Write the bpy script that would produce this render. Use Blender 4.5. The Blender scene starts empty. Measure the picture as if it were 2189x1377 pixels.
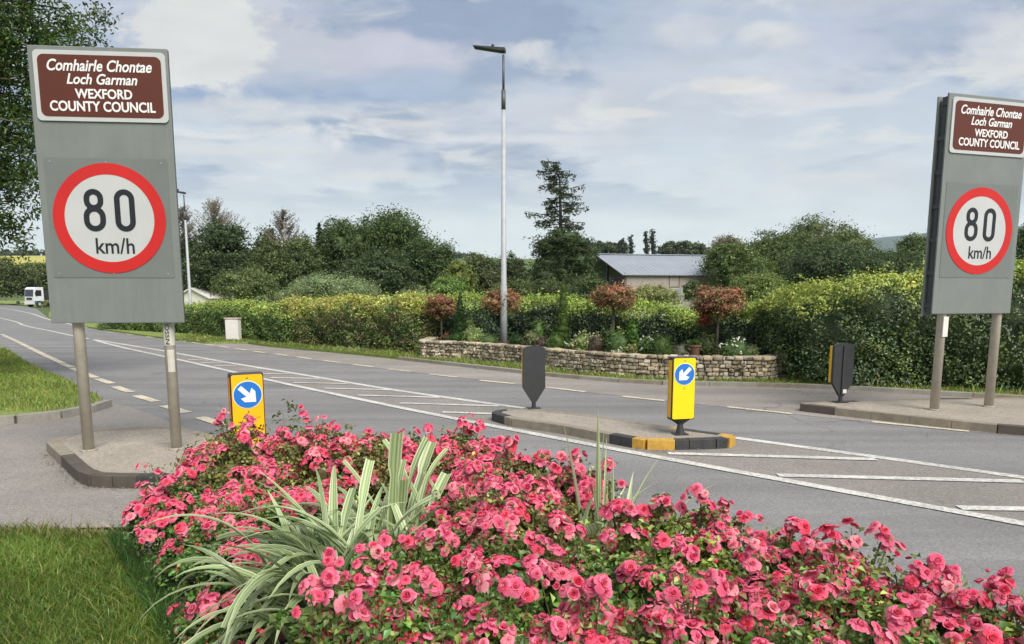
import bpy, bmesh, math, random
import numpy as np
from mathutils import Vector, Matrix
R = math.radians
rng = np.random.default_rng(7)
random.seed(7)
SC = bpy.context.scene
COL = SC.collection

# ------------------------------------------------------------ camera model
F = 1450.; CX = 1094.5; CY = 821.; H = 1.8; TH = math.atan(191/F)
cT, sT = math.cos(TH), math.sin(TH)
def ray(px, py):
    x = (px-CX)/F; y = -(py-CY)/F
    return (x, cT+y*sT, -sT+y*cT)
def G(px, py, z=0.):
    r = ray(px, py); t = (z-H)/r[2]
    return (r[0]*t, r[1]*t)
def atd(px, py, Y):
    """world point on the sight line at forward distance Y"""
    r = ray(px, py); t = Y/r[1]
    return (r[0]*t, Y, H+r[2]*t)
def hz(X, Y):
    """terrain height"""
    w = 1/(1+np.exp(-(Y-260)/40.))
    a = 37*np.exp(-((Y-640)/230.)**2)*(0.72+0.28*np.cos((X+330)/420.))
    b = np.where(Y > 640, 24*(1-np.exp(-((Y-640)/230.)**2)), 0)
    return w*(a+b)

cam = bpy.data.objects.new('camera', bpy.data.cameras.new('camera')); COL.objects.link(cam)
cam.data.sensor_width = 36; cam.data.lens = F/2189*36
cam.data.shift_y = (CY-688.5)/2189
cam.location = (0, 0, H); cam.rotation_euler = (math.pi/2-TH, 0, 0)
cam.data.clip_end = 12000; cam.data.clip_start = .05
SC.camera = cam

# ------------------------------------------------------------ materials
def srgb(r, g, b):
    f = lambda c: (c/255/12.92) if c/255 <= .04045 else ((c/255+.055)/1.055)**2.4
    return (f(r), f(g), f(b))
MATS = {}
def newmat(name):
    m = bpy.data.materials.new(name); m.use_nodes = True
    nt = m.node_tree
    for n in list(nt.nodes): nt.nodes.remove(n)
    out = nt.nodes.new('ShaderNodeOutputMaterial')
    p = nt.nodes.new('ShaderNodeBsdfPrincipled')
    nt.links.new(p.outputs[0], out.inputs[0])
    MATS[name] = m
    return m, nt, p, out
def N(nt, t, **kw):
    n = nt.nodes.new(t)
    for k, v in kw.items():
        if k.startswith('i_'):
            n.inputs[k[2:].replace('_', ' ')].default_value = v
        elif k.startswith('n'):
            n.inputs[int(k[1:])].default_value = v
        else:
            setattr(n, k, v)
    return n
def ramp(nt, fac, stops):
    n = nt.nodes.new('ShaderNodeValToRGB')
    e = n.color_ramp.elements
    while len(e) < len(stops): e.new(.5)
    for el, (p, c) in zip(e, stops):
        el.position = p
        el.color = (c, c, c, 1) if isinstance(c, (int, float)) else (*c, 1)
    nt.links.new(fac, n.inputs[0])
    return n.outputs[0]
def mixc(nt, fac, a, b, mode='MIX'):
    n = nt.nodes.new('ShaderNodeMix'); n.data_type = 'RGBA'; n.blend_type = mode
    for s, v in ((0, fac), (6, a), (7, b)):
        if hasattr(v, 'links') or hasattr(v, 'is_linked'):
            nt.links.new(v, n.inputs[s])
        elif s == 0: n.inputs[0].default_value = v
        else: n.inputs[s].default_value = (*v, 1)
    return n.outputs[2]
def mth(nt, op, a, b=None, c=None, clamp=False):
    n = nt.nodes.new('ShaderNodeMath'); n.operation = op; n.use_clamp = clamp
    for k, v in enumerate((a, b, c)):
        if v is None: continue
        if isinstance(v, (int, float)): n.inputs[k].default_value = v
        else: nt.links.new(v, n.inputs[k])
    return n.outputs[0]
def noise(nt, scale, detail=4, rough=.55, vec=None, dist=0):
    n = nt.nodes.new('ShaderNodeTexNoise')
    n.inputs['Scale'].default_value = scale; n.inputs['Detail'].default_value = detail
    n.inputs['Roughness'].default_value = rough; n.inputs['Distortion'].default_value = dist
    if vec is not None: nt.links.new(vec, n.inputs['Vector'])
    return n.outputs['Fac']
def objco(nt, scale=None):
    t = nt.nodes.new('ShaderNodeTexCoord').outputs['Object']
    if scale:
        mp = nt.nodes.new('ShaderNodeMapping'); mp.inputs['Scale'].default_value = scale
        nt.links.new(t, mp.inputs[0]); t = mp.outputs[0]
    return t
def bump(nt, p, h, strength=.3, dist=.01):
    b = nt.nodes.new('ShaderNodeBump'); b.inputs['Strength'].default_value = strength
    b.inputs['Distance'].default_value = dist
    nt.links.new(h, b.inputs['Height']); nt.links.new(b.outputs[0], p.inputs['Normal'])

def paint(name, col, rough=.45, metal=0., var=.12, vs=6., dirt=0., spec=.5):
    """painted / plain surface with slight uneven tone and grime"""
    m, nt, p, o = newmat(name)
    co = objco(nt)
    n = noise(nt, vs, 5, .6, co)
    c = mixc(nt, ramp(nt, n, [(.3, 0.), (.72, 1.)]), tuple(v*(1-var) for v in col), tuple(min(1, v*(1+var)) for v in col))
    if dirt:
        n2 = noise(nt, vs*3.1, 6, .7, co)
        c = mixc(nt, mth(nt, 'MULTIPLY', ramp(nt, n2, [(.52, 0.), (.75, 1.)]), dirt), c, (.09, .08, .06))
    nt.links.new(c, p.inputs['Base Color'])
    p.inputs['Roughness'].default_value = rough; p.inputs['Metallic'].default_value = metal
    p.inputs['Specular IOR Level'].default_value = spec
    return m

def leafmat(name, rough=.5, trans=.3, spec=.35):
    m, nt, p, o = newmat(name)
    a = nt.nodes.new('ShaderNodeAttribute'); a.attribute_name = 'tint'
    nt.links.new(a.outputs['Color'], p.inputs['Base Color'])
    p.inputs['Roughness'].default_value = rough; p.inputs['Specular IOR Level'].default_value = spec
    if trans:
        t = nt.nodes.new('ShaderNodeBsdfTranslucent'); ms = nt.nodes.new('ShaderNodeMixShader')
        ms.inputs[0].default_value = trans
        hs = mixc(nt, .5, a.outputs['Color'], (1, 1, .6), 'MULTIPLY')
        nt.links.new(hs, t.inputs[0]); nt.links.new(p.outputs[0], ms.inputs[1])
        nt.links.new(t.outputs[0], ms.inputs[2]); nt.links.new(ms.outputs[0], o.inputs[0])
    return m
leafmat('leaf', trans=.38); leafmat('glossleaf', .38, .22, .5); leafmat('petal_plain', .6, .3, .2); leafmat('tinted', .85, 0, .2)

def ground_mat(name, c1, c2, spk=.25, big=.5, s_big=.6, bumpd=.006, speck=220., stain=.0, streak=None, seams=False):
    m, nt, p, o = newmat(name)
    co = objco(nt)
    nb = noise(nt, s_big, 5, .6, co)
    c = mixc(nt, ramp(nt, nb, [(.3, 0.), (.7, 1.)]), c1, c2)
    nm = noise(nt, 9, 5, .7, co)
    c = mixc(nt, mth(nt, 'MULTIPLY', ramp(nt, nm, [(.35, 0.), (.75, 1.)]), .3), c, tuple(v*.62 for v in c1))
    v = nt.nodes.new('ShaderNodeTexVoronoi'); v.inputs['Scale'].default_value = speck
    nt.links.new(co, v.inputs[0])
    nf = noise(nt, speck*.6, 3, .8, co)
    bw = nt.nodes.new('ShaderNodeSeparateColor'); nt.links.new(v.outputs['Color'], bw.inputs[0])
    g = ramp(nt, bw.outputs[0], [(0., 1-spk), (.75, 1.), (1., 1+spk*1.6)])
    c = mixc(nt, 1., c, g, 'MULTIPLY')
    # small pale and dark flecks that survive with distance
    n3 = noise(nt, 38, 4, .75, co)
    c = mixc(nt, 1., c, ramp(nt, n3, [(.26, .70), (.5, 1.), (.74, 1.36)]), 'MULTIPLY')
    if streak:
        sc = objco(nt, None)
        mp = nt.nodes.new('ShaderNodeMapping'); mp.inputs['Rotation'].default_value = (0, 0, streak)
        mp.inputs['Scale'].default_value = (.05, 1.15, 1)
        nt.links.new(sc, mp.inputs[0])
        ns = noise(nt, 1.4, 4, .6, mp.outputs[0])
        c = mixc(nt, 1., c, ramp(nt, ns, [(.3, .80), (.7, 1.17)]), 'MULTIPLY')
        vc = nt.nodes.new('ShaderNodeTexVoronoi'); vc.feature = 'DISTANCE_TO_EDGE'; vc.inputs['Scale'].default_value = .42
        wn = nt.nodes.new('ShaderNodeTexNoise'); wn.inputs['Scale'].default_value = 1.7; wn.inputs['Detail'].default_value = 5; nt.links.new(co, wn.inputs[0])
        va = nt.nodes.new('ShaderNodeVectorMath'); va.operation = 'MULTIPLY_ADD'; nt.links.new(wn.outputs['Color'], va.inputs[0]); va.inputs[1].default_value = (1.3, 1.3, 0); nt.links.new(co, va.inputs[2])
        nt.links.new(va.outputs[0], vc.inputs[0])
        ck = mth(nt, 'MULTIPLY', ramp(nt, vc.outputs['Distance'], [(0., 1.), (.010, 0.)]), ramp(nt, noise(nt, .33, 3, .6, co), [(.52, 0.), (.60, .55)]))
        c = mixc(nt, ck, c, (.05, .048, .045))
    if stain:
        n4 = noise(nt, 2.3, 6, .75, co, .6)
        c = mixc(nt, mth(nt, 'MULTIPLY', ramp(nt, n4, [(.56, 0.), (.66, 1.)]), stain), c, tuple(v*.45 for v in c1))
    nt.links.new(c, p.inputs['Base Color'])
    p.inputs['Roughness'].default_value = .88; p.inputs['Specular IOR Level'].default_value = .25
    bump(nt, p, nf, .5, bumpd)
    return m
RD = R(-37)
ground_mat('asphalt', (.188, .185, .184), (.235, .231, .228), streak=RD, stain=.1)
ground_mat('asphalt_old', (.22, .204, .186), (.275, .255, .232), spk=.35, stain=.25)
ground_mat('asphalt_shoulder', (.245, .224, .205), (.30, .275, .25), streak=RD)
ground_mat('apron', (.235, .218, .198), (.295, .272, .248), spk=.3, s_big=1.3, stain=.2)
ground_mat('concrete', (.28, .246, .206), (.36, .318, .265), spk=.2, s_big=1.6, stain=.3, speck=150)
ground_mat('soil', (.045, .030, .02), (.08, .055, .035), spk=.5, s_big=4, bumpd=.03, speck=60)
ground_mat('gravel_m', (.22, .17, .14), (.4, .33, .29), spk=.7, s_big=9, bumpd=.03, speck=45)
ground_mat('turf', (.06, .10, .02), (.095, .14, .032), spk=.35, s_big=1.1, bumpd=.02, speck=70)
ground_mat('turf_pale', (.17, .225, .05), (.23, .28, .08), spk=.35, s_big=1.0, bumpd=.02, speck=40)
ground_mat('pasture', (.075, .11, .028), (.11, .15, .045), spk=.2, s_big=.02, bumpd=.05, speck=3)
ground_mat('crop', (.36, .34, .075), (.46, .42, .10), spk=.2, s_big=.03, bumpd=.05, speck=2)
ground_mat('moor', (.03, .052, .04), (.042, .066, .05), spk=.1, s_big=.004, bumpd=.1, speck=.5)

def line_mat(name, col, worn):
    m, nt, p, o = newmat(name)
    co = objco(nt)
    n1 = noise(nt, 26, 6, .8, co); n2 = noise(nt, 1.4, 4, .6, co)
    s = mth(nt, 'ADD', n1, mth(nt, 'MULTIPLY', n2, .35))
    k = ramp(nt, s, [(.62, 0.), (.76, 1.)])
    c = mixc(nt, mth(nt, 'MULTIPLY', k, worn), col, (.2, .19, .18))
    c = mixc(nt, 1., c, ramp(nt, noise(nt, 7, 3, .6, co), [(.3, .88), (.7, 1.06)]), 'MULTIPLY')
    nt.links.new(c, p.inputs['Base Color']); p.inputs['Roughness'].default_value = .7
    p.inputs['Specular IOR Level'].default_value = .3
    return m
line_mat('white_line', (.60, .59, .55), .65)
line_mat('yellow_line', (.66, .58, .42), .7)

paint('sign_grey', (.175, .19, .18), .42, var=.07, vs=2.5, dirt=.10)
nt = MATS['sign_grey'].node_tree; p = [n_ for n_ in nt.nodes if n_.type == 'BSDF_PRINCIPLED'][0]
lk_ = p.inputs['Base Color'].links[0].from_socket
nv = noise(nt, 3, 5, .7, objco(nt, (5, 5, .35)))
c = mixc(nt, 1., lk_, ramp(nt, nv, [(.35, .95), (.6, 1.02)]), 'MULTIPLY'); nt.links.new(c, p.inputs['Base Color'])
nt.links.new(ramp(nt, nv, [(.3, .35), (.7, .6)]), p.inputs['Roughness'])
paint('sign_plate_grey', (.150, .164, .156), .45, var=.06, vs=3)
paint('sign_back', (.06, .065, .07), .6)
paint('white_sheet', (.47, .48, .475), .35, var=.04, vs=3)
paint('white_letter', (.74, .75, .74), .35, var=.02)
paint('brown_sheet', (.088, .016, .005), .5, var=.06, vs=3)
paint('red_sheet', (.50, .014, .012), .38, var=.06, vs=3)
paint('black_letter', (.012, .014, .018), .35)
paint('post_grey', (.47, .43, .355), .5, var=.12, vs=5, dirt=.25)
paint('sticker', (.50, .49, .42), .5, var=.1, vs=20)
paint('yellow_plastic', (.85, .45, .008), .38, var=.05)
paint('yellow_bright', (.88, .60, .006), .38, var=.05)
paint('orange_plastic', (.70, .22, .012), .4, var=.08)
paint('blue_sheet', (.02, .16, .52), .35, var=.04)
paint('black_plastic', (.028, .029, .031), .5, var=.15, vs=9, dirt=.1)
paint('black_paint', (.034, .034, .036), .65, var=.3, vs=9, dirt=.65)
paint('yellow_paint', (.50, .29, .045), .6, var=.18, vs=9, dirt=.6)
paint('kerb_conc', (.23, .20, .152), .85, var=.22, vs=5, dirt=.5)
paint('kerb_dark', (.075, .065, .05), .85, var=.25, vs=5, dirt=.5)
paint('kerb_pale', (.27, .25, .215), .85, var=.16, vs=5, dirt=.3)
paint('galv', (.36, .375, .39), .6, metal=.1, var=.12, vs=7)
paint('galv_dark', (.09, .095, .10), .5, metal=.2)
paint('cabinet_white', (.66, .64, .59), .5, var=.06, dirt=.12)
paint('cabinet_side', (.55, .43, .36), .6, var=.06)
paint('roof_metal', (.25, .275, .31), .5, var=.08, vs=.6)
paint('timber_clad', (.32, .275, .25), .8, var=.12, vs=1.5)
paint('block_wall', (.46, .43, .37), .85, var=.1, vs=1)
paint('dark_steel', (.03, .032, .036), .6)
paint('house_white', (.62, .60, .53), .8, var=.05)
paint('slate', (.16, .16, .165), .7)
paint('truck_white', (.68, .69, .70), .35)
paint('truck_blue', (.04, .12, .30), .4)
paint('glass_dark', (.02, .025, .03), .12, spec=.8)
paint('rubber', (.02, .02, .02), .8)
paint('bark', (.11, .085, .062), .9, var=.3, vs=4)
paint('bark_dark', (.045, .036, .028), .9, var=.3, vs=4)
paint('bark_pale', (.30, .26, .21), .9, var=.25, vs=8)
paint('terracotta', (.16, .085, .05), .8, var=.15)
paint('stem_green', (.10, .13, .035), .7)
paint('mortar', (.20, .165, .12), .95, var=.2, vs=20)
paint('graffiti', (.45, .03, .02), .5)
# bloom: colour of each petal from its attribute, every flower a little different
m, nt, p, o = newmat('bloom')
a = N(nt, 'ShaderNodeAttribute'); a.attribute_name = 'tint'
oi = N(nt, 'ShaderNodeObjectInfo')
c = mixc(nt, ramp(nt, oi.outputs['Random'], [(0., 0.), (.6, .02), (.82, .22), (1., .75)]), a.outputs['Color'], (.90, .42, .44))
hv = mixc(nt, ramp(nt, oi.outputs['Random'], [(0., 0.), (.3, .5), (.31, 0.), (1., 0.)]), c, (.84, .04, .075))
nt.links.new(hv, p.inputs['Base Color']); p.inputs['Roughness'].default_value = .6
p.inputs['Specular IOR Level'].default_value = .15
t = N(nt, 'ShaderNodeBsdfTranslucent'); ms = N(nt, 'ShaderNodeMixShader'); ms.inputs[0].default_value = .3
nt.links.new(hv, t.inputs[0]); nt.links.new(p.outputs[0], ms.inputs[1]); nt.links.new(t.outputs[0], ms.inputs[2])
nt.links.new(ms.outputs[0], o.inputs[0])

# ------------------------------------------------------------ object helpers
def link(name, me, mat=None, parent=None, loc=None):
    ob = bpy.data.objects.new(name, me); COL.objects.link(ob)
    if mat and me:
        for mm in (mat if isinstance(mat, (list, tuple)) else [mat]): me.materials.append(MATS[mm])
    if parent: ob.parent = parent
    if loc: ob.location = loc
    return ob
def tag(o, label, cat, group=None):
    o['label'] = label; o['category'] = cat
    if group: o['group'] = group
    return o
def thing(name, label, cat, loc=(0, 0, 0), rz=0, group=None):
    o = bpy.data.objects.new(name, None); COL.objects.link(o)
    o.empty_display_size = .2
    o.location = loc; o.rotation_euler = (0, 0, rz)
    return tag(o, label, cat, group)
def struct(o): o['kind'] = 'structure'; return o
def stuff(o, label=None, cat=None): 
    o['kind'] = 'stuff'
    if label: o['label'] = label
    if cat: o['category'] = cat
    return o

class MB:
    """collects solids into one mesh"""
    def __init__(s): s.bm = bmesh.new(); s.mi = 0
    def _fin(s, fs):
        for f in fs: f.material_index = s.mi
    def box(s, x0, x1, y0, y1, z0, z1, bev=0., seg=2, mtx=None):
        r = bmesh.ops.create_cube(s.bm, size=1)
        vs = r['verts']
        for v in vs:
            v.co = Vector(((x0+x1)/2+v.co.x*(x1-x0), (y0+y1)/2+v.co.y*(y1-y0), (z0+z1)/2+v.co.z*(z1-z0)))
        fs = list({f for v in vs for f in v.link_faces}); s._fin(fs)
        if bev:
            es = list({e for v in vs for e in v.link_edges})
            rr = bmesh.ops.bevel(s.bm, geom=es, offset=bev, segments=seg, affect='EDGES', profile=.7)
            vs = list({v for f in rr['faces'] for v in f.verts} | {v for v in vs if v.is_valid})
            s._fin(rr['faces'])
        if mtx: bmesh.ops.transform(s.bm, matrix=mtx, verts=[v for v in vs if v.is_valid])
        return s
    def prism(s, pts, y0, y1, axis='y'):
        """polygon in x,z pushed from y0 to y1 (axis y) or polygon in x,y pushed in z (axis z)"""
        n = len(pts)
        def P(p, d): return (p[0], d, p[1]) if axis == 'y' else (p[0], p[1], d)
        a = [s.bm.verts.new(P(p, y0)) for p in pts]; b = [s.bm.verts.new(P(p, y1)) for p in pts]
        fs = [s.bm.faces.new(a), s.bm.faces.new(b[::-1])]
        for i in range(n):
            j = (i+1) % n; fs.append(s.bm.faces.new((a[i], b[i], b[j], a[j])))
        s._fin(fs); return s
    def ring(s, outer, inner, y0, y1):
        """flat ring between two loops in the x,z plane"""
        n = len(outer)
        V = lambda p, y: s.bm.verts.new((p[0], y, p[1]))
        a = [V(p, y0) for p in outer]; b = [V(p, y0) for p in inner]
        c = [V(p, y1) for p in outer]; d = [V(p, y1) for p in inner]
        fs = []
        for i in range(n):
            j = (i+1) % n
            fs += [s.bm.faces.new((a[i], a[j], b[j], b[i])), s.bm.faces.new((c[i], d[i], d[j], c[j])),
                   s.bm.faces.new((a[i], c[i], c[j], a[j])), s.bm.faces.new((b[i], b[j], d[j], d[i]))]
        s._fin(fs); return s
    def tube(s, pts, rad, n=10, cap=True):
        rings = []
        P = [Vector(p) for p in pts]
        for i, p in enumerate(P):
            d = (P[min(i+1, len(P)-1)]-P[max(i-1, 0)]).normalized()
            u = d.cross(Vector((0, 1, 0)) if abs(d.y) < .9 else Vector((1, 0, 0))).normalized(); w = d.cross(u)
            r = rad[i] if isinstance(rad, (list, tuple)) else rad
            rings.append([s.bm.verts.new(p+(u*math.cos(2*math.pi*k/n)+w*math.sin(2*math.pi*k/n))*r) for k in range(n)])
        fs = []
        for A, B in zip(rings, rings[1:]):
            for k in range(n): fs.append(s.bm.faces.new((A[k], A[(k+1) % n], B[(k+1) % n], B[k])))
        for f in fs: f.smooth = True
        if cap: fs += [s.bm.faces.new(rings[0][::-1]), s.bm.faces.new(rings[-1])]
        s._fin(fs); return s
    def lathe(s, prof, n=24, sx=1., sy=1., c=(0, 0, 0)):
        rings = [[s.bm.verts.new((c[0]+r*sx*math.cos(2*math.pi*k/n), c[1]+r*sy*math.sin(2*math.pi*k/n), c[2]+z)) for k in range(n)] for r, z in prof]
        fs = []
        for A, B in zip(rings, rings[1:]):
            for k in range(n): fs.append(s.bm.faces.new((A[k], A[(k+1) % n], B[(k+1) % n], B[k])))
        fs += [s.bm.faces.new(rings[0][::-1]), s.bm.faces.new(rings[-1])]
        s._fin(fs); return s
    def build(s, name, mat, parent=None, loc=None, smooth=False):
        bmesh.ops.recalc_face_normals(s.bm, faces=s.bm.faces)
        me = bpy.data.meshes.new(name); s.bm.to_mesh(me); s.bm.free()
        if smooth:
            for p in me.polygons: p.use_smooth = True
        return link(name, me, mat, parent, loc)

def rrect(x0, x1, z0, z1, r, n=6):
    out = []
    for cx, cz, a0 in ((x1-r, z1-r, 0), (x0+r, z1-r, 90), (x0+r, z0+r, 180), (x1-r, z0+r, 270)):
        for k in range(n+1):
            a = R(a0+90*k/n); out.append((cx+r*math.cos(a), cz+r*math.sin(a)))
    return out
def circ(cx, cz, r, n=64, rz=None):
    rz = rz or r
    return [(cx+r*math.cos(2*math.pi*k/n), cz+rz*math.sin(2*math.pi*k/n)) for k in range(n)]

def catmull(pts, step=.4):
    P = [np.array(p, float) for p in pts]
    P = [2*P[0]-P[1]]+P+[2*P[-1]-P[-2]]
    out = []
    for i in range(1, len(P)-2):
        a, b, c, d = P[i-1:i+3]
        n = max(2, int(np.linalg.norm((c-b)[:2])/step))
        for k in range(n):
            t = k/n
            out.append(.5*((2*b)+(-a+c)*t+(2*a-5*b+4*c-d)*t*t+(-a+3*b-3*c+d)*t**3))
    out.append(P[-2]); return np.array(out)

def sheet(name, pts, z, mat, kind=True, sub=None):
    """flat ground polygon"""
    bm = bmesh.new()
    vs = [bm.verts.new((p[0], p[1], z)) for p in pts]
    f = bm.faces.new(vs)
    if f.normal.z < 0: f.normal_flip()
    bm.normal_update()
    if f.normal.z < 0: bmesh.ops.reverse_faces(bm, faces=[f])
    bmesh.ops.triangulate(bm, faces=bm.faces[:])
    me = bpy.data.meshes.new(name); bm.to_mesh(me); bm.free()
    o = link(name, me, mat)
    if kind: struct(o)
    return o
def ribbon_geo(path, w):
    p = np.asarray(path)[:, :2]
    d = np.gradient(p, axis=0); d /= np.linalg.norm(d, axis=1)[:, None]+1e-9
    n = np.stack([-d[:, 1], d[:, 0]], 1)
    return p+n*w/2, p-n*w/2
def ribbons(name, paths, w, z, mat):
    V = []; Fc = []
    for pa in paths:
        a, b = ribbon_geo(pa, w); o = len(V); n = len(a)
        for q in a: V.append((q[0], q[1], z))
        for q in b: V.append((q[0], q[1], z))
        for i in range(n-1): Fc.append((o+i, o+n+i, o+n+i+1, o+i+1))
    me = bpy.data.meshes.new(name); me.from_pydata(V, [], Fc)
    bm = bmesh.new(); bm.from_mesh(me)
    for f in bm.faces:
        f.normal_update()
        if f.normal.z < 0: f.normal_flip()
    bm.to_mesh(me); bm.free()
    return struct(link(name, me, mat))
def GP(pts, z=0.): return [G(x, y, z) for x, y in pts]

# ------------------------------------------------------------ leaves
def unit(v): return v/(np.linalg.norm(v, axis=1)[:, None]+1e-9)
def leafgeo(P, Nn, size, tint, aspect=.55, fold=.18, jitter=.6):
    """one folded rhombic leaf per point: returns verts, faces, colours"""
    n = len(P)
    Nn = unit(Nn+rng.normal(0, jitter, (n, 3)))
    a = unit(np.cross(Nn, rng.normal(0, 1, (n, 3)))); b = np.cross(Nn, a)
    s = (size*np.ones(n))[:, None]
    w = s*aspect
    v0 = P-a*s*.5; v2 = P+a*s*.5-Nn*s*fold*.6
    v1 = P+b*w*.5+Nn*s*fold-a*s*.06; v3 = P-b*w*.5+Nn*s*fold-a*s*.06
    V = np.stack([v0, v1, v2, v3], 1).reshape(-1, 3)
    idx = np.arange(n)[:, None]*4
    Fq = np.concatenate([idx+np.array([0, 1, 2]), idx+np.array([0, 2, 3])], 1).reshape(-1, 3)
    C = np.repeat(tint, 4, axis=0)
    return V, Fq, C
def tints(n, base, var=.22, hue=.12, alt=None, palt=.0):
    base = np.array(base)[None, :]*np.ones((n, 1))
    if alt is not None:
        m = rng.random(n) < palt
        base[m] = np.array(alt)
    k = np.exp(rng.normal(0, var, (n, 1)))
    h = 1+rng.normal(0, hue, (n, 3))*np.array([[1, .35, .8]])
    return np.clip(base*k*h, .002, .9)
def bigmesh(name, V, Fc, C=None, mat='leaf', parent=None, loc=None):
    me = bpy.data.meshes.new(name)
    V = np.asarray(V, np.float32); Fc = np.asarray(Fc, np.int32); k = Fc.shape[1]
    me.vertices.add(len(V)); me.vertices.foreach_set('co', V.ravel())
    me.loops.add(Fc.size); me.loops.foreach_set('vertex_index', Fc.ravel())
    me.polygons.add(len(Fc)); me.polygons.foreach_set('loop_start', np.arange(len(Fc), dtype=np.int32)*k)
    me.polygons.foreach_set('loop_total', np.full(len(Fc), k, np.int32))
    if C is not None:
        at = me.attributes.new('tint', 'FLOAT_COLOR', 'POINT')
        at.data.foreach_set('color', np.concatenate([C, np.ones((len(C), 1))], 1).astype(np.float32).ravel())
    me.update(calc_edges=True); me.validate()
    return link(name, me, mat, parent, loc)
def joingeo(gs):
    V = []; Fc = []; C = []; o = 0
    for v, f, c in gs:
        V.append(v); Fc.append(f+o); C.append(c); o += len(v)
    return np.concatenate(V), np.concatenate(Fc), np.concatenate(C)
_ico = bmesh.new(); bmesh.ops.create_icosphere(_ico, subdivisions=3, radius=1)
ICO_V = np.array([v.co[:] for v in _ico.verts]); ICO_F = np.array([[v.index for v in f.verts] for f in _ico.faces]); _ico.free()
def core(c, r, tint, rough=.12):
    """lumpy inner mass"""
    d = 1+rng.normal(0, rough, (len(ICO_V), 1))
    V = ICO_V*d*np.array(r)+np.array(c)
    return V, ICO_F.copy(), np.repeat(np.array([tint]), len(V), 0)
def sphere_pts(n, zmin=-1.):
    z = rng.uniform(zmin, 1, n); a = rng.uniform(0, 2*math.pi, n); q = np.sqrt(1-z*z)
    return np.stack([q*np.cos(a), q*np.sin(a), z], 1)
def clumps(blobs, nleaf, lsize, tint, aspect=.6, clump_r=.22, per=26, var=.25, hue=.12, up=.5, alt=None, palt=0., zmin=-.75, corek=.62, clvar=.26, droop=0., jit=.6):
    """foliage over a set of ellipsoids, gathered in leafy sprays"""
    areas = np.array([b[3]*b[5] for b in blobs]); areas = areas/areas.sum()
    gs = []
    for b, ar in zip(blobs, areas):
        c = np.array(b[:3]); r = np.array(b[3:6])
        nc = max(3, int(nleaf*ar/per))
        d = sphere_pts(nc, zmin)
        lump = 1+rng.normal(0, .09, (nc, 1))
        cc = c+d*r*lump
        ctint = np.exp(rng.normal(0, clvar, (nc, 1)))
        cr = clump_r*r.mean()*rng.uniform(.6, 1.3, (nc, 1))
        P = np.repeat(cc, per, 0)+rng.normal(0, 1, (nc*per, 3))*np.repeat(cr, per, 0)*np.array([1, 1, .62])
        if droop: P[:, 2] -= np.abs(rng.normal(0, droop, len(P)))
        Nn = np.repeat(d, per, 0)*.6+np.array([0, 0, up])
        T = tints(len(P), tint, var, hue, alt, palt)*np.repeat(ctint, per, 0)
        gs.append(leafgeo(P, Nn, lsize*rng.uniform(.6, 1.3, len(P)), np.clip(T, .002, .9), aspect, jitter=jit))
        if corek: gs.append(core(c, r*corek, tint))
    return joingeo(gs)
def envelope(rx, ry, rz, cz, n=12, k=.42, lo=-.6):
    """random sub-crowns around a main crown"""
    B = [(0, 0, cz, rx*.74, ry*.74, rz*.78)]
    for d in sphere_pts(n, lo):
        q = k*rng.uniform(.65, 1.15)
        B.append((d[0]*rx*.66, d[1]*ry*.66, cz+d[2]*rz*.66, rx*q, ry*q, rz*q*.85))
    return B
def limbs(h, spread, r0, n=6, base=.35, mat='bark', parent=None, lean=(0, 0)):
    mb = MB()
    mb.tube([(0, 0, -.3), (lean[0]*.2, lean[1]*.2, h*.3), (lean[0]*.6, lean[1]*.6, h*.6), (lean[0], lean[1], h*.92)], [r0*1.25, r0, r0*.65, r0*.2], 9)
    for i in range(n):
        a = i*2.4+random.random(); z = h*(base+.45*i/n); L = spread*random.uniform(.6, 1.)
        mb.tube([(0, 0, z), (math.cos(a)*L*.5, math.sin(a)*L*.5, z+L*.35), (math.cos(a)*L, math.sin(a)*L, z+L*.8)], [r0*.42, r0*.25, r0*.08], 6)
    return mb.build('trunk', mat, parent)

# ============================================================ SETTING
# terrain: one sheet to the horizon
xs = np.concatenate([np.linspace(-3400, -900, 10)[:-1], np.linspace(-900, 900, 61), np.linspace(900, 3400, 10)[1:]])
ys = np.concatenate([np.linspace(-400, -20, 5)[:-1], np.linspace(-20, 200, 12)[:-1], np.linspace(200, 1100, 46)[:-1], np.linspace(1100, 5000, 10)])
XX, YY = np.meshgrid(xs, ys); ZZ = hz(XX, YY)-.06
V = np.stack([XX.ravel(), YY.ravel(), ZZ.ravel()], 1)
nx = len(xs); I = np.arange(len(ys)-1)[:, None]*nx+np.arange(nx-1)[None, :]
Fq = np.stack([I, I+1, I+nx+1, I+nx], -1).reshape(-1, 4)
g = struct(bigmesh('ground', V, Fq, None, 'pasture'))
for p_ in g.data.polygons: p_.use_smooth = True
# yellow crop field on the hill at the far left
def draped(name, x0, x1, y0, y1, nxn, nyn, up, mat):
    X, Y = np.meshgrid(np.linspace(x0, x1, nxn), np.linspace(y0, y1, nyn))
    V = np.stack([X.ravel(), Y.ravel(), hz(X, Y).ravel()+up], 1)
    I = np.arange(nyn-1)[:, None]*nxn+np.arange(nxn-1)[None, :]
    return struct(bigmesh(name, V, np.stack([I, I+1, I+nxn+1, I+nxn], -1).reshape(-1, 4), None, mat))
draped('field', -620, -255, 395, 560, 24, 14, .5, 'crop')
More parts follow.
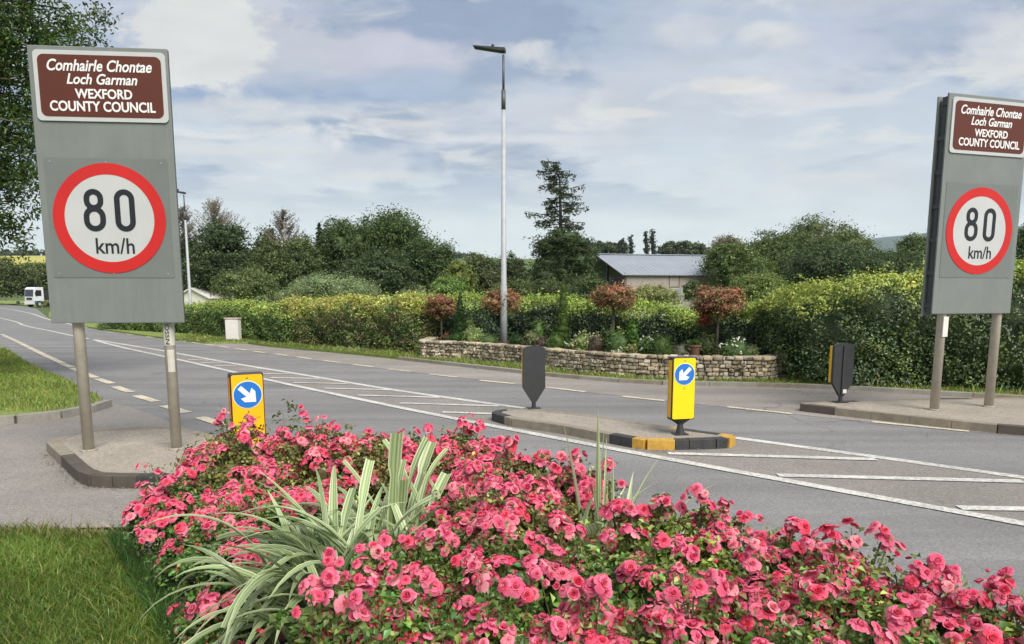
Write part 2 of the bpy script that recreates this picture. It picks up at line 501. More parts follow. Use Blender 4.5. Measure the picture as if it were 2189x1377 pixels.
# mountain far behind the right-hand trees
mv = []; ridge = [(1700, 560), (1780, 525), (1830, 500), (1880, 488), (1930, 484), (1985, 477), (2060, 466), (2189, 458), (2350, 470), (2600, 520), (2800, 575)]
for px, py in ridge:
    X, Y, Z = atd(px, py, 3600)
    mv.append([(X, 3600-Z*3.2-200, 0), (X, 3600-Z*1.2, Z*.62), (X, 3600, Z), (X, 3600+Z*2, Z*.6), (X, 3600+Z*4, 0)])
V = np.array(mv).reshape(-1, 3); n = len(ridge)
Fq = np.array([(i*5+j, i*5+j+1, (i+1)*5+j+1, (i+1)*5+j) for i in range(n-1) for j in range(4)])
mt = struct(bigmesh('mountain', V, Fq[:, ::-1], None, 'moor'))
for p_ in mt.data.polygons: p_.use_smooth = True
md = mt.modifiers.new('s', 'SUBSURF'); md.levels = 2; md.render_levels = 2

# ------- traced lines (photo pixels projected on the ground)
near_l = GP([(-260, 640.5), (-120, 655), (0, 680), (54, 696.5), (109, 708), (163, 720), (194, 726), (261, 743), (357, 764), (478, 791), (560, 810), (748, 850), (951, 891.5), (1276, 954), (1600, 1014), (1923, 1073), (2187, 1121), (2500, 1180), (2900, 1252)])
far_l = GP([(190, 725), (218, 729), (357, 752), (478, 774), (642, 801), (837, 833.6), (951, 850), (1120, 873.6)])
far_r = GP([(1571, 937), (1761, 963), (1923, 985), (2187, 1022), (2500, 1064), (2900, 1120)])
yl = GP([(-120, 672), (-60, 688), (0, 713), (22, 723), (50, 737), (97, 760), (163, 791), (223, 815), (312, 851), (375, 875), (440, 900), (560, 945), (700, 1000), (900, 1080)])
yf = GP([(200, 708), (300, 718), (410, 734), (503, 747), (587, 758.6), (691, 773), (829, 790), (977, 807), (1166, 829), (1421, 857), (1648, 881), (1863, 903), (2071, 923), (2300, 943), (2700, 975)])
kerbf = [(-9.9, 25.1), (-8.1, 23.2), (-4.91, 20.5), (-2.39, 18.1), (-1.0, 16.75), (.1, 15.65), (.85, 14.95), (2.0, 14.05), (3.06, 13.55), (5.05, 13.2), (6.5, 12.75), (8.7, 11.55), (12, 10.0), (18, 7.3)]
# road: wide sheet, asphalt
road_edge_far = GP([(-300, 640), (-150, 642.5), (0, 650.5), (60, 656), (78, 660), (104, 680), (190, 700), (300, 716), (385, 727), (440, 731)], 0)+kerbf[0:]
near_edge = [(30, -8), (14, -4.5), (5, -1.2), (1.6, 1.35), (-.2, 2.6), (-2.2, 4.9), (-2.9, 5.1), (-5, 5.02), (-8, 4.95), (-14, 4.8)]
left_side = GP([(-900, 1130), (-900, 760), (-400, 690), (-220, 672), (-300, 652)])
road_pts = [(p[0], p[1]) for p in road_edge_far]+[(40, -2)]+near_edge[:1]+near_edge[1:]+[left_side[0], left_side[2], left_side[4]]
sheet('road', road_pts, 0, 'asphalt')
# older, browner surfaces laid over it
ap = GP([(224, 858), (300, 878), (366, 903), (470, 945), (560, 985), (700, 1050), (860, 1120)])+[(-1.2, 3.9), (-2.2, 4.9), (-2.9, 5.1), (-5, 5.02), (-14, 4.8)]+GP([(-700, 1000), (-500, 905), (-200, 905), (0, 907), (120, 896), (196, 880), (228, 868)])
sheet('junction_surface', ap, .004, 'apron')
ysp = catmull(yf[2:], 1.)
ksp = catmull(kerbf, .5)
sh = [tuple(p) for p in ksp]+[tuple(p) for p in ysp[::-1][:]]
sheet('road_shoulder', [q for q in sh if q[1] > 4], .004, 'asphalt_shoulder')
hs = [tuple(p) for p in catmull(far_l, 1)]+[tuple(p) for p in catmull(far_r, 1)]+[tuple(p) for p in catmull(near_l[6:], 1)][::-1]
sheet('hatched_surface', hs, .004, 'asphalt_old')

# painted markings
Z1 = .009
w = .14
ribbons('near_centre_line', [catmull(near_l, .5)], w, Z1, 'white_line')
ribbons('far_centre_line', [catmull(far_l, .5), catmull(far_r, .5)], w, Z1, 'white_line')
bars = [((401, 769.5), (447, 771.2)), ((428.6, 776.5), (476, 777)), ((458, 782), (505, 782.5)), ((510, 791), (560, 790)), ((556, 799.5), (618, 800.6)), ((578, 808.5), (682, 810.5)), ((628, 819), (745, 821.5)), ((693.5, 831), (837, 835)), ((764, 846), (940, 851)), ((855, 863), (1067, 869.5)), ((945.5, 882.3), (1051, 886)),
        ((1428, 971), (1873, 984)), ((1662, 1018), (2189, 1031.5)), ((2050, 1088), (2700, 1100)), ((2600, 1185), (3400, 1200))]
ribbons('hatch_bars', [[G(*a), G((a[0]+b[0])/2, (a[1]+b[1])/2), G(*b)] for a, b in bars], .12, Z1+.004, 'white_line')
def dash(px, line):
    """dash between two photo columns along a projected line"""
    out = []
    for a, b in px:
        out.append([G(*a), G((a[0]+b[0])/2, (a[1]+b[1])/2), G(*b)])
    return out
ld = [((350, 868), (401, 883)), ((292, 846.5), (333, 859)), ((245, 827), (280, 839)), ((208, 810.5), (239, 820.5)), ((179, 798), (205, 808)), ((154, 787.5), (176, 796)), ((134, 778.5), (154, 786)), ((118, 770), (135, 777.5)), ((103, 763), (118, 770)), ((90, 756.8), (103, 763)), ((79.5, 751.6), (90.5, 757)), ((70, 747), (79.5, 751.8)), ((61, 742.5), (69.5, 746.6)), ((53, 738.4), (60, 742)), ((46, 735), (52, 738)), ((39, 731.5), (45, 734.5)), ((33, 728.5), (38, 731)), ((27, 725.8), (32, 728)), ((21, 723), (26, 725.2)), ((15, 720.2), (20, 722.5)), ((9, 717.6), (14, 720)), ((3, 715), (8, 717)), ((428, 893), (482, 911)), ((520, 926), (590, 950)), ((640, 970), (730, 1005))]
ribbons('near_edge_dashes', dash(ld, None), .16, Z1, 'yellow_line')
fd = [((230, 711), (243, 712.3)), ((270, 715), (284, 716.6)), ((312, 720), (327, 722)), ((350, 724.8), (367, 727)), ((383, 729), (398, 731)), ((410, 732.6), (428.6, 735)), ((439.5, 736.5), (458, 739)), ((469, 740.5), (490, 743.5)), ((503.5, 745.5), (526, 749)), ((542, 751.4), (566.5, 754.6)), ((587.5, 756.7), (614, 760.5)), ((635, 763.5), (666, 767.6)), ((691.7, 771.4), (727, 775.5)), ((755, 779.5), (798, 785)), ((829, 789.5), (878, 795)), ((919, 800.5), (977.5, 807)), ((1025.5, 814), (1100, 821)), ((1166.6, 828.5), (1252, 838.5)), ((1331, 848.4), (1421.6, 857.5)), ((1554.8, 870.8), (1694, 885.5)), ((1864, 902.5), (2071, 923)), ((2300, 946), (2500, 964))]
ribbons('far_edge_dashes', dash(fd, None), .12, Z1, 'yellow_line')
ribbons('far_edge_line', [catmull(GP([(-60, 655), (0, 659), (60, 669), (104, 683), (190, 701)]), .6)], .18, Z1, 'white_line')

# ------- verges
def raised(name, pts, z, mat, wallz=-.05):
    mb = MB(); mb.prism(pts, wallz, z, 'z'); return mb.build(name, mat)
vl = GP([(222, 858), (196, 866.5), (120, 880), (0, 892), (-200, 893), (-500, 893)], .1)+GP([(-500, 700), (-250, 690), (-120, 700), (-50, 718), (0, 738), (28, 756), (65, 780), (131, 808), (174, 828), (212, 848)], .1)
struct(raised('grass_verge', vl, .1, 'turf_pale'))
back = [(12, 30), (-16, 48), (-40, 72)]
kv = [tuple(q) for q in catmull(kerbf, .5)]
# shift verge edge behind kerb
def offset_path(path, d):
    a, b = ribbon_geo(path, 2*abs(d)); return a if d > 0 else b
kin = [tuple(q) for q in offset_path(kv, .13)]
farv = GP([(104, 679), (190, 699), (300, 715), (385, 726), (440, 731.5)], .06)+kin+[(40, 12), (40, 40)]+back+GP([(104, 668)], .06)
struct(raised('far_grass_verge', farv, .07, 'turf_pale'))
struct(raised('roadside_grass', GP([(60, 653), (-40, 645), (-200, 640), (-200, 636), (104, 640), (104, 652)], .1), .1, 'turf_pale'))
# kerbs along the far verge and the left verge
def kerbstones(name, path, w, z0, z1, mats, label, cat, L=.9, gap=.004, colf=None, group=None, closed=False):
    """run of kerb stones as one edging"""
    pa = np.asarray(path)[:, :2]
    seg = np.linalg.norm(np.diff(pa, axis=0), axis=1); s = np.concatenate([[0], np.cumsum(seg)])
    mb = MB()
    n = max(1, int(round(s[-1]/L))); Ls = s[-1]/n
    at = lambda q: np.array([np.interp(q, s, pa[:, 0]), np.interp(q, s, pa[:, 1])])
    for i in range(n):
        a, b = at(i*Ls+gap/2), at((i+1)*Ls-gap/2)
        mid = (a+b)/2; d = b-a; l = np.linalg.norm(d)
        mb.mi = (colf(i, mid) if colf else 0)
        M = Matrix.Translation((mid[0], mid[1], random.uniform(-.002, .002))) @ Matrix.Rotation(math.atan2(d[1], d[0]), 4, 'Z')
        mb.box(-l/2, l/2, -w/2, w/2, z0, z1, .006, 2, M)
    o = mb.build(name, mats)
    return o
k = kerbstones('kerb', [p for p in kv if p[0] > -3.2], .13, -.05, .085, ['kerb_pale', 'kerb_conc'], '', '', colf=lambda i, m: random.randrange(2))
struct(k); k['label'] = 'low pale kerb stones in front of the planter wall'
lk = GP([(-300, 893), (-150, 893), (0, 892), (120, 880), (196, 866), (222, 857)], .1)
lkp = [tuple(q) for q in offset_path(catmull(lk, .3), -.06)]
k = kerbstones('kerb', lkp, .13, -.05, .12, ['kerb_pale', 'kerb_conc'], '', '', L=.55, colf=lambda i, m: 0)
struct(k)
# near lawn, gravel strip, flower bed
lawn = GP([(-500, 1128), (0, 1134), (190, 1143), (262, 1146), (290, 1190), (308, 1245), (345, 1300), (385, 1345), (420, 1400), (470, 1600), (-2000, 1600)], .03)
struct(raised('lawn', lawn, .03, 'turf'))
grav = GP([(250, 1138), (345, 1138), (420, 1210), (480, 1330), (520, 1600), (455, 1600), (380, 1345), (300, 1245), (285, 1190)], .036)
struct(raised('gravel_strip', grav, .036, 'gravel_m'))
bed = [G(330, 1136), (-2.5, 5.0), (-.2, 4.9), (.7, 4.2), (2.2, 2.3), (3.2, .8), (1.5, -.8), (-1.4, -.5), G(520, 1600), G(470, 1330), G(405, 1210)]
struct(raised('flower_bed_soil', bed, .045, 'soil'))
ke = kerbstones('kerb', GP([(-400, 1120), (0, 1130), (190, 1139), (250, 1141)], .04), .09, -.05, .045, ['kerb_pale'], '', '', L=.9); struct(ke)

# ------- traffic islands
def island(label, pts, z, colf, L=.6, gap=.003, name='traffic_island', kmats=('kerb_conc', 'black_paint', 'yellow_paint', 'kerb_dark')):
    t = thing(name, label, 'traffic island', (pts[0][0], pts[0][1], 0))
    loop = [tuple(p) for p in pts]+[pts[0]]
    pa = np.array(loop)
    # densify the closed loop with slightly rounded corners
    seg = np.linalg.norm(np.diff(pa, axis=0), axis=1)
    A = sum(pa[i][0]*pa[i+1][1]-pa[i+1][0]*pa[i][1] for i in range(len(pa)-1))/2
    ins = offset_path(np.vstack([pa, pa[1:2]]), .065 if A > 0 else -.065)[:-2]
    inn = offset_path(np.vstack([pa, pa[1:2]]), .12 if A > 0 else -.12)[:-2]
    o0 = np.array(t.location[:2])
    kp = np.vstack([ins, ins[:1]])
    k = kerbstones('kerb', kp-o0, .13, -.03, z, list(kmats), '', '', L=L, gap=gap, colf=lambda i, m: colf(m+o0))
    k.parent = t
    mb = MB(); mb.prism([tuple(p-o0) for p in inn], -.02, z-.004, 'z'); mb.build('paving', 'concrete', t)
    return t
KH = .12
li = [(98, 945), (131, 975), (162, 1005), (178, 1013), (199, 1018), (275, 1018.5), (400, 1020), (520, 1022), (580, 1018), (610, 1006), (600, 990), (540, 962), (480, 938), (430, 922), (366, 911), (222, 917), (183, 921), (131, 931)]
lip = GP(li, KH)
def fine(pts, st=.18):
    out = []
    for a, b in zip(pts, pts[1:]+pts[:1]):
        a = np.array(a); b = np.array(b); n = max(1, int(np.linalg.norm(b-a)/st))
        for k in range(n): out.append(tuple(a+(b-a)*k/n))
    return out
def col_left(m):
    if m[1] > 7.0: return 0
    if m[0] < -3.95: return 3
    return 3 if m[0] < -3.56 else (1 if m[0] < -3.08 else 2 if m[0] < -2.6 else 1)
island('raised concrete island with dark kerb under the speed sign at the side road', fine(lip), KH, col_left, L=.22)
mi = [(1052, 883), (1088, 893.5), (1140, 901), (1200, 909), (1316, 931), (1374, 941), (1459, 941.5), (1556, 938.6), (1574, 930), (1492, 919.5), (1370, 902), (1250, 885), (1150, 874.8), (1090, 873.5), (1060, 876.5)]
mip = GP(mi, KH)
def col_mid(m):
    X, Y = m
    px = CX+F*X/Y
    if Y > 8.55 and px > 1100: return 0
    if px < 1062: return 2
    if px < 1092: return 1
    if px < 1312: return 0
    if px < 1368: return 1
    if px < 1459: return 2
    if px < 1550: return 1
    return 2
island('long central road island with yellow and black painted kerb end', fine(mip, .14), KH, col_mid, L=.16, gap=.001)
ri = [(1711.7, 863.5), (1740, 867), (1896, 883.6), (2098, 905), (2187, 913), (2500, 935), (2700, 930), (2650, 880), (2400, 858), (2187, 850), (2000, 851), (1850, 855), (1745, 859)]
def col_right(m): return 2 if (CX+F*m[0]/m[1]) < 1722 else (0 if random.random() < .7 else 3)
island('wide pale concrete island with brown kerb under the farther speed sign', fine(GP(ri, KH), .3), KH, col_right, L=.5)

# ============================================================ SIGNS
def text_mesh(body, x0, x1, z0, z1, y, name, mat, parent, shear=0., bold=.028):
    cu = bpy.data.curves.new(name, 'FONT'); cu.body = body; cu.size = 1; cu.shear = shear
    cu.offset = bold; cu.extrude = .01; cu.resolution_u = 4
    ob = bpy.data.objects.new(name, cu); COL.objects.link(ob)
    dg = bpy.context.evaluated_depsgraph_get()
    me = bpy.data.meshes.new_from_object(ob.evaluated_get(dg)); bpy.data.objects.remove(ob)
    co = np.empty(len(me.vertices)*3); me.vertices.foreach_get('co', co); co = co.reshape(-1, 3)
    mn, mx = co.min(0), co.max(0)
    x = x0+(co[:, 0]-mn[0])/(mx[0]-mn[0])*(x1-x0); z = z0+(co[:, 1]-mn[1])/(mx[1]-mn[1])*(z1-z0)
    yy = y-(co[:, 2]-mn[2])/(mx[2]-mn[2])*.003
    me.vertices.foreach_set('co', np.stack([x, yy, z], 1).ravel()); me.materials.clear(); me.update()
    return link(name, me, mat, parent)

def speed_sign(label, base, s0, yaw, k, posts, double, dz=0.):
    cy_, sy_ = math.cos(yaw), math.sin(yaw); PY = .065 if double else .09
    loc = (base[0]+s0*cy_+PY*sy_, base[1]+s0*sy_-PY*cy_, KH)
    t = thing('speed_limit_sign', label, 'road sign', loc, yaw, 'speed limit signs')
    W = .668*k; zb, zt = 1.385*k+dz, 4.13*k+dz
    zc = 2.455*k+dz
    # panel
    mb = MB(); mb.box(-W, W, -.03, -.004, zb, zt, .010)
    mb.build('panel', 'sign_grey', t)
    mb = MB(); mb.box(-W+.008, W-.008, -.002, .03 if not double else .004, zb+.004, zt-.004); mb.build('frame', 'sign_back', t)
    if double:
        mb = MB(); mb.box(-W-.01, W+.01, .128, .152, zb-.02, zt-.01, .010); mb.build('rear_panel', 'sign_grey', t)
        mb = MB()
        for q in range(7):
            z = zb+.12+(zt-zb-.24)*q/6
            mb.box(-W+.015, -W+.05, .008, .125, z-.03, z+.03)
        for a in (-W+.03, W-.06): mb.box(a, a+.03, .03, .10, zb+.02, zt-.03)
        mb.build('clamps', 'sign_back', t)
    for q, px in enumerate(posts):
        mb = MB(); mb.tube([(px, PY, -.05), (px, PY, zt-.15)], .056*k, 20)
        po = mb.build('post', 'post_grey', t)
        mb = MB(); mb.lathe([(.085, -.004), (.085, .008), (.066, .018)], 20, c=(px, PY, 0)); mb.build('collar', 'concrete', po)
        if q == 1 and not double:
            r = .0585*k
            def sleeve(a0, a1, z0, z1, nm, m):
                V = []; n = 10
                for i in range(n+1):
                    a = R(a0+(a1-a0)*i/n)
                    V += [(px+r*math.sin(a), PY-r*math.cos(a), z0), (px+r*math.sin(a), PY-r*math.cos(a), z1)]
                me = bpy.data.meshes.new(nm); me.from_pydata(V, [], [(2*i, 2*i+2, 2*i+3, 2*i+1) for i in range(n)])
                return link(nm, me, m, po)
            sleeve(-85, 85, zb-.245, zb-.005, 'sticker', 'sticker')
            sleeve(-10, 60, zb-.53, zb-.29, 'sticker', 'sticker')
            # small upright characters printed on the upper sticker
            tm = text_mesh('OSSN', -.105, .105, -.02, .02, 0, 'lettering', 'black_letter', po, bold=0)
            tm.location = (px+.004, PY-r-.001, zb-.125); tm.rotation_euler = (0, R(90), 0)
        if q == 0 and double:
            mb = MB(); mb.box(px-.045, px+.045, PY-.07*k, PY-.052*k, zb-.33, zb-.04); s_ = mb.build('sticker', 'cabinet_white', po)
    # council plate
    px0, px1, pz1 = -W+.055*k, W-.02*k, zt-.045*k; pz0 = pz1-.675*k
    mb = MB(); mb.prism(rrect(px0, px1, pz0, pz1, .045*k), -.046, -.0305); cp = mb.build('council_plate', 'white_sheet', t)
    bx0, bx1, bz0, bz1 = px0+.042*k, px1-.042*k, pz0+.042*k, pz1-.042*k
    mb = MB(); mb.prism(rrect(bx0, bx1, bz0, bz1, .06*k), -.0495, -.0465); mb.build('brown_field', 'brown_sheet', cp)
    def ln(s, a, b, c, d, sh):
        w_ = bx1-bx0; h_ = bz1-bz0
        text_mesh(s, bx0+a*w_, bx0+b*w_, bz0+c*h_, bz0+d*h_, -.0500, 'lettering', 'white_letter', cp, sh, .018 if sh else .024)
    ln('Comhairle Chontae', .075, .925, .735, .925, .28)
    ln('Loch Garman', .225, .80, .525, .70, .28)
    ln('WEXFORD', .285, .75, .295, .455, 0)
    ln('COUNTY COUNCIL', .075, .935, .085, .255, 0)
    # speed plate
    sw = .60*k
    mb = MB(); mb.prism(rrect(-sw+.0, sw, zc-.60*k, zc+.60*k, .01), -.0345, -.0305)
    sp = mb.build('speed_plate', 'sign_plate_grey', t)
    D = .553*k
    mb = MB(); mb.prism(circ(0, zc, D*.80, 72), -.0385, -.035); mb.build('white_disc', 'white_sheet', sp)
    mb = MB(); mb.ring(circ(0, zc, D, 72), circ(0, zc, D*.795, 72), -.0405, -.035); mb.build('red_ring', 'red_sheet', sp)
    def stad(cx, cz, w_, h_, n=14):
        r = w_/2; out = []
        for i in range(n+1):
            a = R(180*i/n); out.append((cx+r*math.cos(a), cz+h_/2-r+r*math.sin(a)))
        for i in range(n+1):
            a = R(180+180*i/n); out.append((cx+r*math.cos(a), cz-h_/2+r+r*math.sin(a)))
        return out
    st = .055*k
    def rg(mb, cx, cz, w_, h_, y):
        mb.ring(stad(cx, cz, w_, h_), stad(cx, cz, w_-2*st, h_-2*st), y, -.039)
    mb = MB(); x8 = -.145*k; zz = zc+.082*k
    rg(mb, x8, zz+.105*k, .19*k, .215*k, -.0420); rg(mb, x8, zz-.085*k, .215*k, .255*k, -.0425)
    mb.build('numeral_eight', 'black_letter', sp)
    mb = MB(); rg(mb, .155*k, zz, .20*k, .425*k, -.0420); mb.build('numeral_zero', 'black_letter', sp)
    text_mesh('km/h', -.155*k, .225*k, zc-.355*k, zc-.195*k, -.0395, 'unit_lettering', 'black_letter', sp, 0, .008)
    for sx in (-1, 0, 1):
        for sz in (-1, 1):
            mb = MB(); mb.box(sx*(sw-.06)-.006, sx*(sw-.06)+.006, -.039, -.034, zc+sz*.56*k-.006, zc+sz*.56*k+.006, .002)
            mb.build('rivet', 'galv', sp)
    return t
speed_sign('large grey 80 speed limit sign on two posts, on the island by the roses', G(190, 963, KH), .46, R(5), 1.0, (-.46, .46), False)
speed_sign('grey 80 speed limit sign with a second back board, standing before the tall hedge', G(1997, 876, KH), .44, R(16), 1.095, (-.44, .60), True, -.11)

# ============================================================ BOLLARDS
def arrow(cx, cz, L, ang, y, name, parent):
    """white arrow pointing along ang in the x,z plane"""
    pts = [(-L*.5, -.11*L), (.02*L, -.11*L), (-.10*L, -.34*L), (.14*L, -.34*L), (.5*L, 0), (.14*L, .34*L), (-.10*L, .34*L), (.02*L, .11*L), (-L*.5, .11*L)]
    c, s = math.cos(ang), math.sin(ang)
    q = [(cx+x*c-z*s, cz+x*s+z*c) for x, z in pts]
    mb = MB(); mb.prism(q, y-.002, y); return mb.build(name, 'white_letter', parent)
def front_bollard(label, loc, yaw, ang, yel, graffiti=False):
    t = thing('bollard', label, 'bollard', loc, yaw, 'keep-side bollards on the islands')
    w, z0, z1 = .152, .185, .945
    mb = MB(); mb.box(-w, w, -.02, .1, z0, z1, .022, 3); mb.build('housing', 'black_plastic', t)
    mb = MB(); mb.box(-w-.004, -w+.0, .0, .075, z0+.03, z1-.04); mb.box(w, w+.004, .0, .075, z0+.03, z1-.04); mb.build('side_panel', 'yellow_plastic' if yel == 'yellow_bright' else 'orange_plastic', t)
    mb = MB(); mb.prism(rrect(-w+.012, w-.012, z0+.014, z1-.014, .02), -.027, -.0205); fp = mb.build('face_plate', yel, t)
    dz = z1-.205
    mb = MB(); mb.prism(circ(0, dz, .133, 48), -.030, -.0275); d = mb.build('disc_rim', 'white_letter', fp)
    mb = MB(); mb.prism(circ(0, dz, .126, 48), -.032, -.0302); mb.build('blue_disc', 'blue_sheet', fp)
    arrow(0, dz, .205, ang, -.0322, 'arrow', fp)
    for z in (z1-.045, dz-.165):
        mb = MB(); mb.box(-.007, .007, -.032, -.026, z-.005, z+.005, .001); mb.build('screw', 'dark_steel', fp)
    mb = MB(); mb.lathe([(.025, .105), (.055, .135), (.125, .178), (.13, .186)], 20, sy=.42, c=(0, .04, 0)); mb.build('tray', 'black_plastic', t)
    mb = MB(); mb.lathe([(.058, 0), (.050, .03), (.032, .12), (.034, .145)], 18, c=(0, .04, 0)); mb.box(-.085, .085, -.03, .11, 0, .012, .004); mb.build('foot', 'black_plastic', t)
    if graffiti:
        mb = MB()
        rr = random.Random(3)
        for q in range(7):
            x = rr.uniform(-.11, .07); z = z0+rr.uniform(.15, .30); pts = [(x, -.0285, z)]
            for i in range(5):
                x += rr.uniform(-.025, .035); z += rr.uniform(-.022, .022)
                pts.append((min(.13, max(-.13, x)), -.0285, z))
            mb.tube(pts, .0022, 5)
        mb.build('graffiti', 'graffiti', fp)
    return t
def back_bollard(label, loc, yaw, k=1.):
    t = thing('bollard', label, 'bollard', loc, yaw, 'keep-side bollards on the islands')
    w = .168
    out = [(-.03, .095), (.03, .095), (w, .31), (w, .88)]+[(w*math.cos(R(a)), .88+.055*math.sin(R(a))) for a in range(15, 180, 15)]+[(-w, .88), (-w, .31)]
    mb = MB(); mb.prism(out, -.03, .03); mb.build('housing', 'black_plastic', t)
    mb = MB(); mb.box(-.024, .024, -.05, -.032, .12, .90, .006); mb.build('spine', 'black_plastic', t) if k else None
    mb = MB(); mb.box(-w+.004, w-.004, .033, .10, .31, .885, .01); mb.build('face_housing', 'yellow_plastic', t)
    mb = MB(); mb.lathe([(.036, -.0), (.032, .04), (.03, .1)], 14); mb.box(-.1, .1, -.07, .07, 0, .012, .004); mb.build('foot', 'black_plastic', t)
    return t
AL, AR = R(-45), R(-135)
x, y = G(540, 1003, KH)
front_bollard('amber bollard with white arrow pointing down right, partly behind the roses', (x, y-.04, KH), R(31), AL, 'yellow_plastic', True)
x, y = G(1455, 928, KH)
front_bollard('bright yellow bollard with down-left arrow on the painted end of the central island', (x, y-.04, KH), R(13), AR, 'yellow_bright')
x, y = G(1141, 873, KH)
tb = back_bollard('black-backed bollard with arched top and pointed foot on the central island', (x, y, KH), R(13), 0)
x, y = G(1796, 860, KH)
tb2 = back_bollard('slim black-backed bollard standing at the tip of the right island', (x, y, KH), R(9), 1)
mb = MB(); mb.box(-.0, .06, -.052, -.034, .15, .21); mb.build('sticker', 'cabinet_white', tb2)

# ============================================================ LAMPS, CABINET
def lamp_post(label, loc, hgt, armang, k=1.):
    t = thing('street_lamp', label, 'street lamp', loc, armang, 'street lamps')
    mb = MB(); mb.tube([(0, 0, -.1), (0, 0, hgt*.22), (0, 0, hgt*.225), (0, 0, hgt*.82)], [.095*k, .092*k, .078*k, .05*k], 16)
    po = mb.build('pole', 'galv', t)
    mb = MB(); mb.box(-.04, .04, -.104*k, -.07, .5, 1.3, .005); mb.build('access_door', 'galv', po)
    mb = MB(); mb.tube([(0, 0, hgt*.81), (0, 0, hgt*.872)], .058*k, 14); mb.tube([(0, 0, hgt*.865), (0, 0, hgt*.985)], [.034*k, .03*k], 12)
    mb.build('top_section', 'galv_dark', t)
    M = Matrix.Translation((0, 0, hgt)) @ Matrix.Rotation(R(-7), 4, 'Y')
    mb = MB(); mb.prism([(-.05, -.04), (.07, -.05), (.78*k, .0), (.80*k, .02), (.1, .025), (-.05, .03)], -.13, .13)
    bmesh.ops.transform(mb.bm, matrix=M, verts=mb.bm.verts[:])
    mb.build('lamp_head', 'dark_steel', t)
    mb = MB(); mb.lathe([(.035, 0), (.04, .06), (.025, .085)], 12, c=(.28*k, 0, hgt+.07)); mb.build('sensor', 'dark_steel', t)
    return t
x, y, z = atd(1077, 700, 18.6)
zt = atd(1075, 107, 18.6)[2]
lamp_post('tall grey street lamp rising from behind the stone planter wall', (x, y, .3), zt-.3, R(180-8))
x, y = G(411, 713, .06)
zt = atd(392, 412, y)[2]
lamp_post('thinner distant street lamp standing by the low hedge beyond the first speed sign', (x, y, .06), zt-.06, R(182), .85)
x, y = G(500, 729, .07)
t = thing('utility_cabinet', 'small off-white roadside cabinet standing in front of the hedge', 'utility cabinet', (x, y, .07), R(-8))
mb = MB(); mb.box(-.27, .27, -.13, .13, 0, .05); mb.build('plinth', 'kerb_pale', t)
mb = MB(); mb.box(-.255, .255, -.11, .12, .052, .83, .01); mb.build('body', 'cabinet_white', t)
mb = MB(); mb.box(-.22, .22, -.122, -.112, .08, .79, .004); mb.build('door', 'cabinet_white', t)
mb = MB(); mb.box(-.285, .285, -.14, .15, .832, .87, .01); mb.build('lid', 'cabinet_side', t)

# ============================================================ STONE WALL AND PLANTER
PZ = .07
wallpx = GP([(899, 764), (925, 766.5), (997, 770), (1111, 781), (1210, 793), (1339, 806), (1421, 810), (1492, 812.5), (1580, 813.5), (1650, 812)], PZ)
wp = [(-2.45, 20.4)]+[(p[0], p[1]) for p in wallpx]+[(5.95, 14.55), (6.05, 14.95)]
WP = catmull(wp, .08)
seg = np.linalg.norm(np.diff(WP, axis=0), axis=1); S = np.concatenate([[0], np.cumsum(seg)])
cube = bmesh.new(); bmesh.ops.create_cube(cube, size=1); bmesh.ops.bevel(cube, geom=cube.edges[:], offset=.14, segments=2, affect='EDGES', profile=.6)
bmesh.ops.triangulate(cube, faces=cube.faces[:])
for i_, v in enumerate(cube.verts): v.index = i_
CV = np.array([v.co[:] for v in cube.verts]); CF = np.array([[v.index for v in f.verts] for f in cube.faces]); cube.free()
gs = []
rows = [0, .085, .165, .25, .325, .405]; hs_ = [.085, .08, .085, .075, .08, .085]
pal = [(.37, .31, .215), (.43, .365, .26), (.31, .26, .19), (.39, .32, .22), (.48, .43, .34), (.33, .27, .195), (.37, .33, .26)]
for r_, (z0, hh) in enumerate(zip(rows, hs_)):
    s = rng.uniform(0, .1)
    while s < S[-1]-.05:
        L = rng.uniform(.07, .19) if r_ < 5 else rng.uniform(.10, .24)
        if rng.random() < .12: L *= .5
        c = s+L/2; X = np.interp(c, S, WP[:, 0]); Y = np.interp(c, S, WP[:, 1])
        X2 = np.interp(c+.03, S, WP[:, 0]); Y2 = np.interp(c+.03, S, WP[:, 1]); an = math.atan2(Y2-Y, X2-X)
        th = .12 if r_ < 5 else .30
        hj = hh*rng.uniform(.78, 1.12)
        v = CV*np.array([L-.012, th, hj-.008])+rng.normal(0, .006, CV.shape)
        v[:, 1] += (.05 if r_ < 5 else .12)+rng.normal(0, .016)
        ca, sa = math.cos(an), math.sin(an)
        w_ = np.stack([X+v[:, 0]*ca-v[:, 1]*sa, Y+v[:, 0]*sa+v[:, 1]*ca, PZ+z0+hh/2+v[:, 2]], 1)
        col = np.array(pal[rng.integers(len(pal))])*np.exp(rng.normal(0, .16))
        cc = np.repeat(col[None], len(w_), 0)*np.exp(rng.normal(0, .07, (len(w_), 1)))
        gs.append((w_, CF.copy(), cc)); s += L
V, Fc, C = joingeo(gs)
t = thing('stone_wall', 'low curved dry-stone planter wall of tan stones beside the far road edge', 'wall', (WP[0][0], WP[0][1], PZ))
o = bigmesh('stonework', V-np.array([WP[0][0], WP[0][1], PZ]), Fc, C, 'tinted', t)
m, nt, p, _o = newmat('stone')
a = N(nt, 'ShaderNodeAttribute'); a.attribute_name = 'tint'; co = objco(nt)
c = mixc(nt, 1., a.outputs['Color'], ramp(nt, noise(nt, 22, 6, .7, co), [(.25, .62), (.75, 1.32)]), 'MULTIPLY')
nt.links.new(c, p.inputs['Base Color']); p.inputs['Roughness'].default_value = .95; p.inputs['Specular IOR Level'].default_value = .15
bump(nt, p, noise(nt, 40, 6, .7, co), .6, .02)
o.data.materials.clear(); o.data.materials.append(m)
a_, b_ = ribbon_geo(WP, .0)
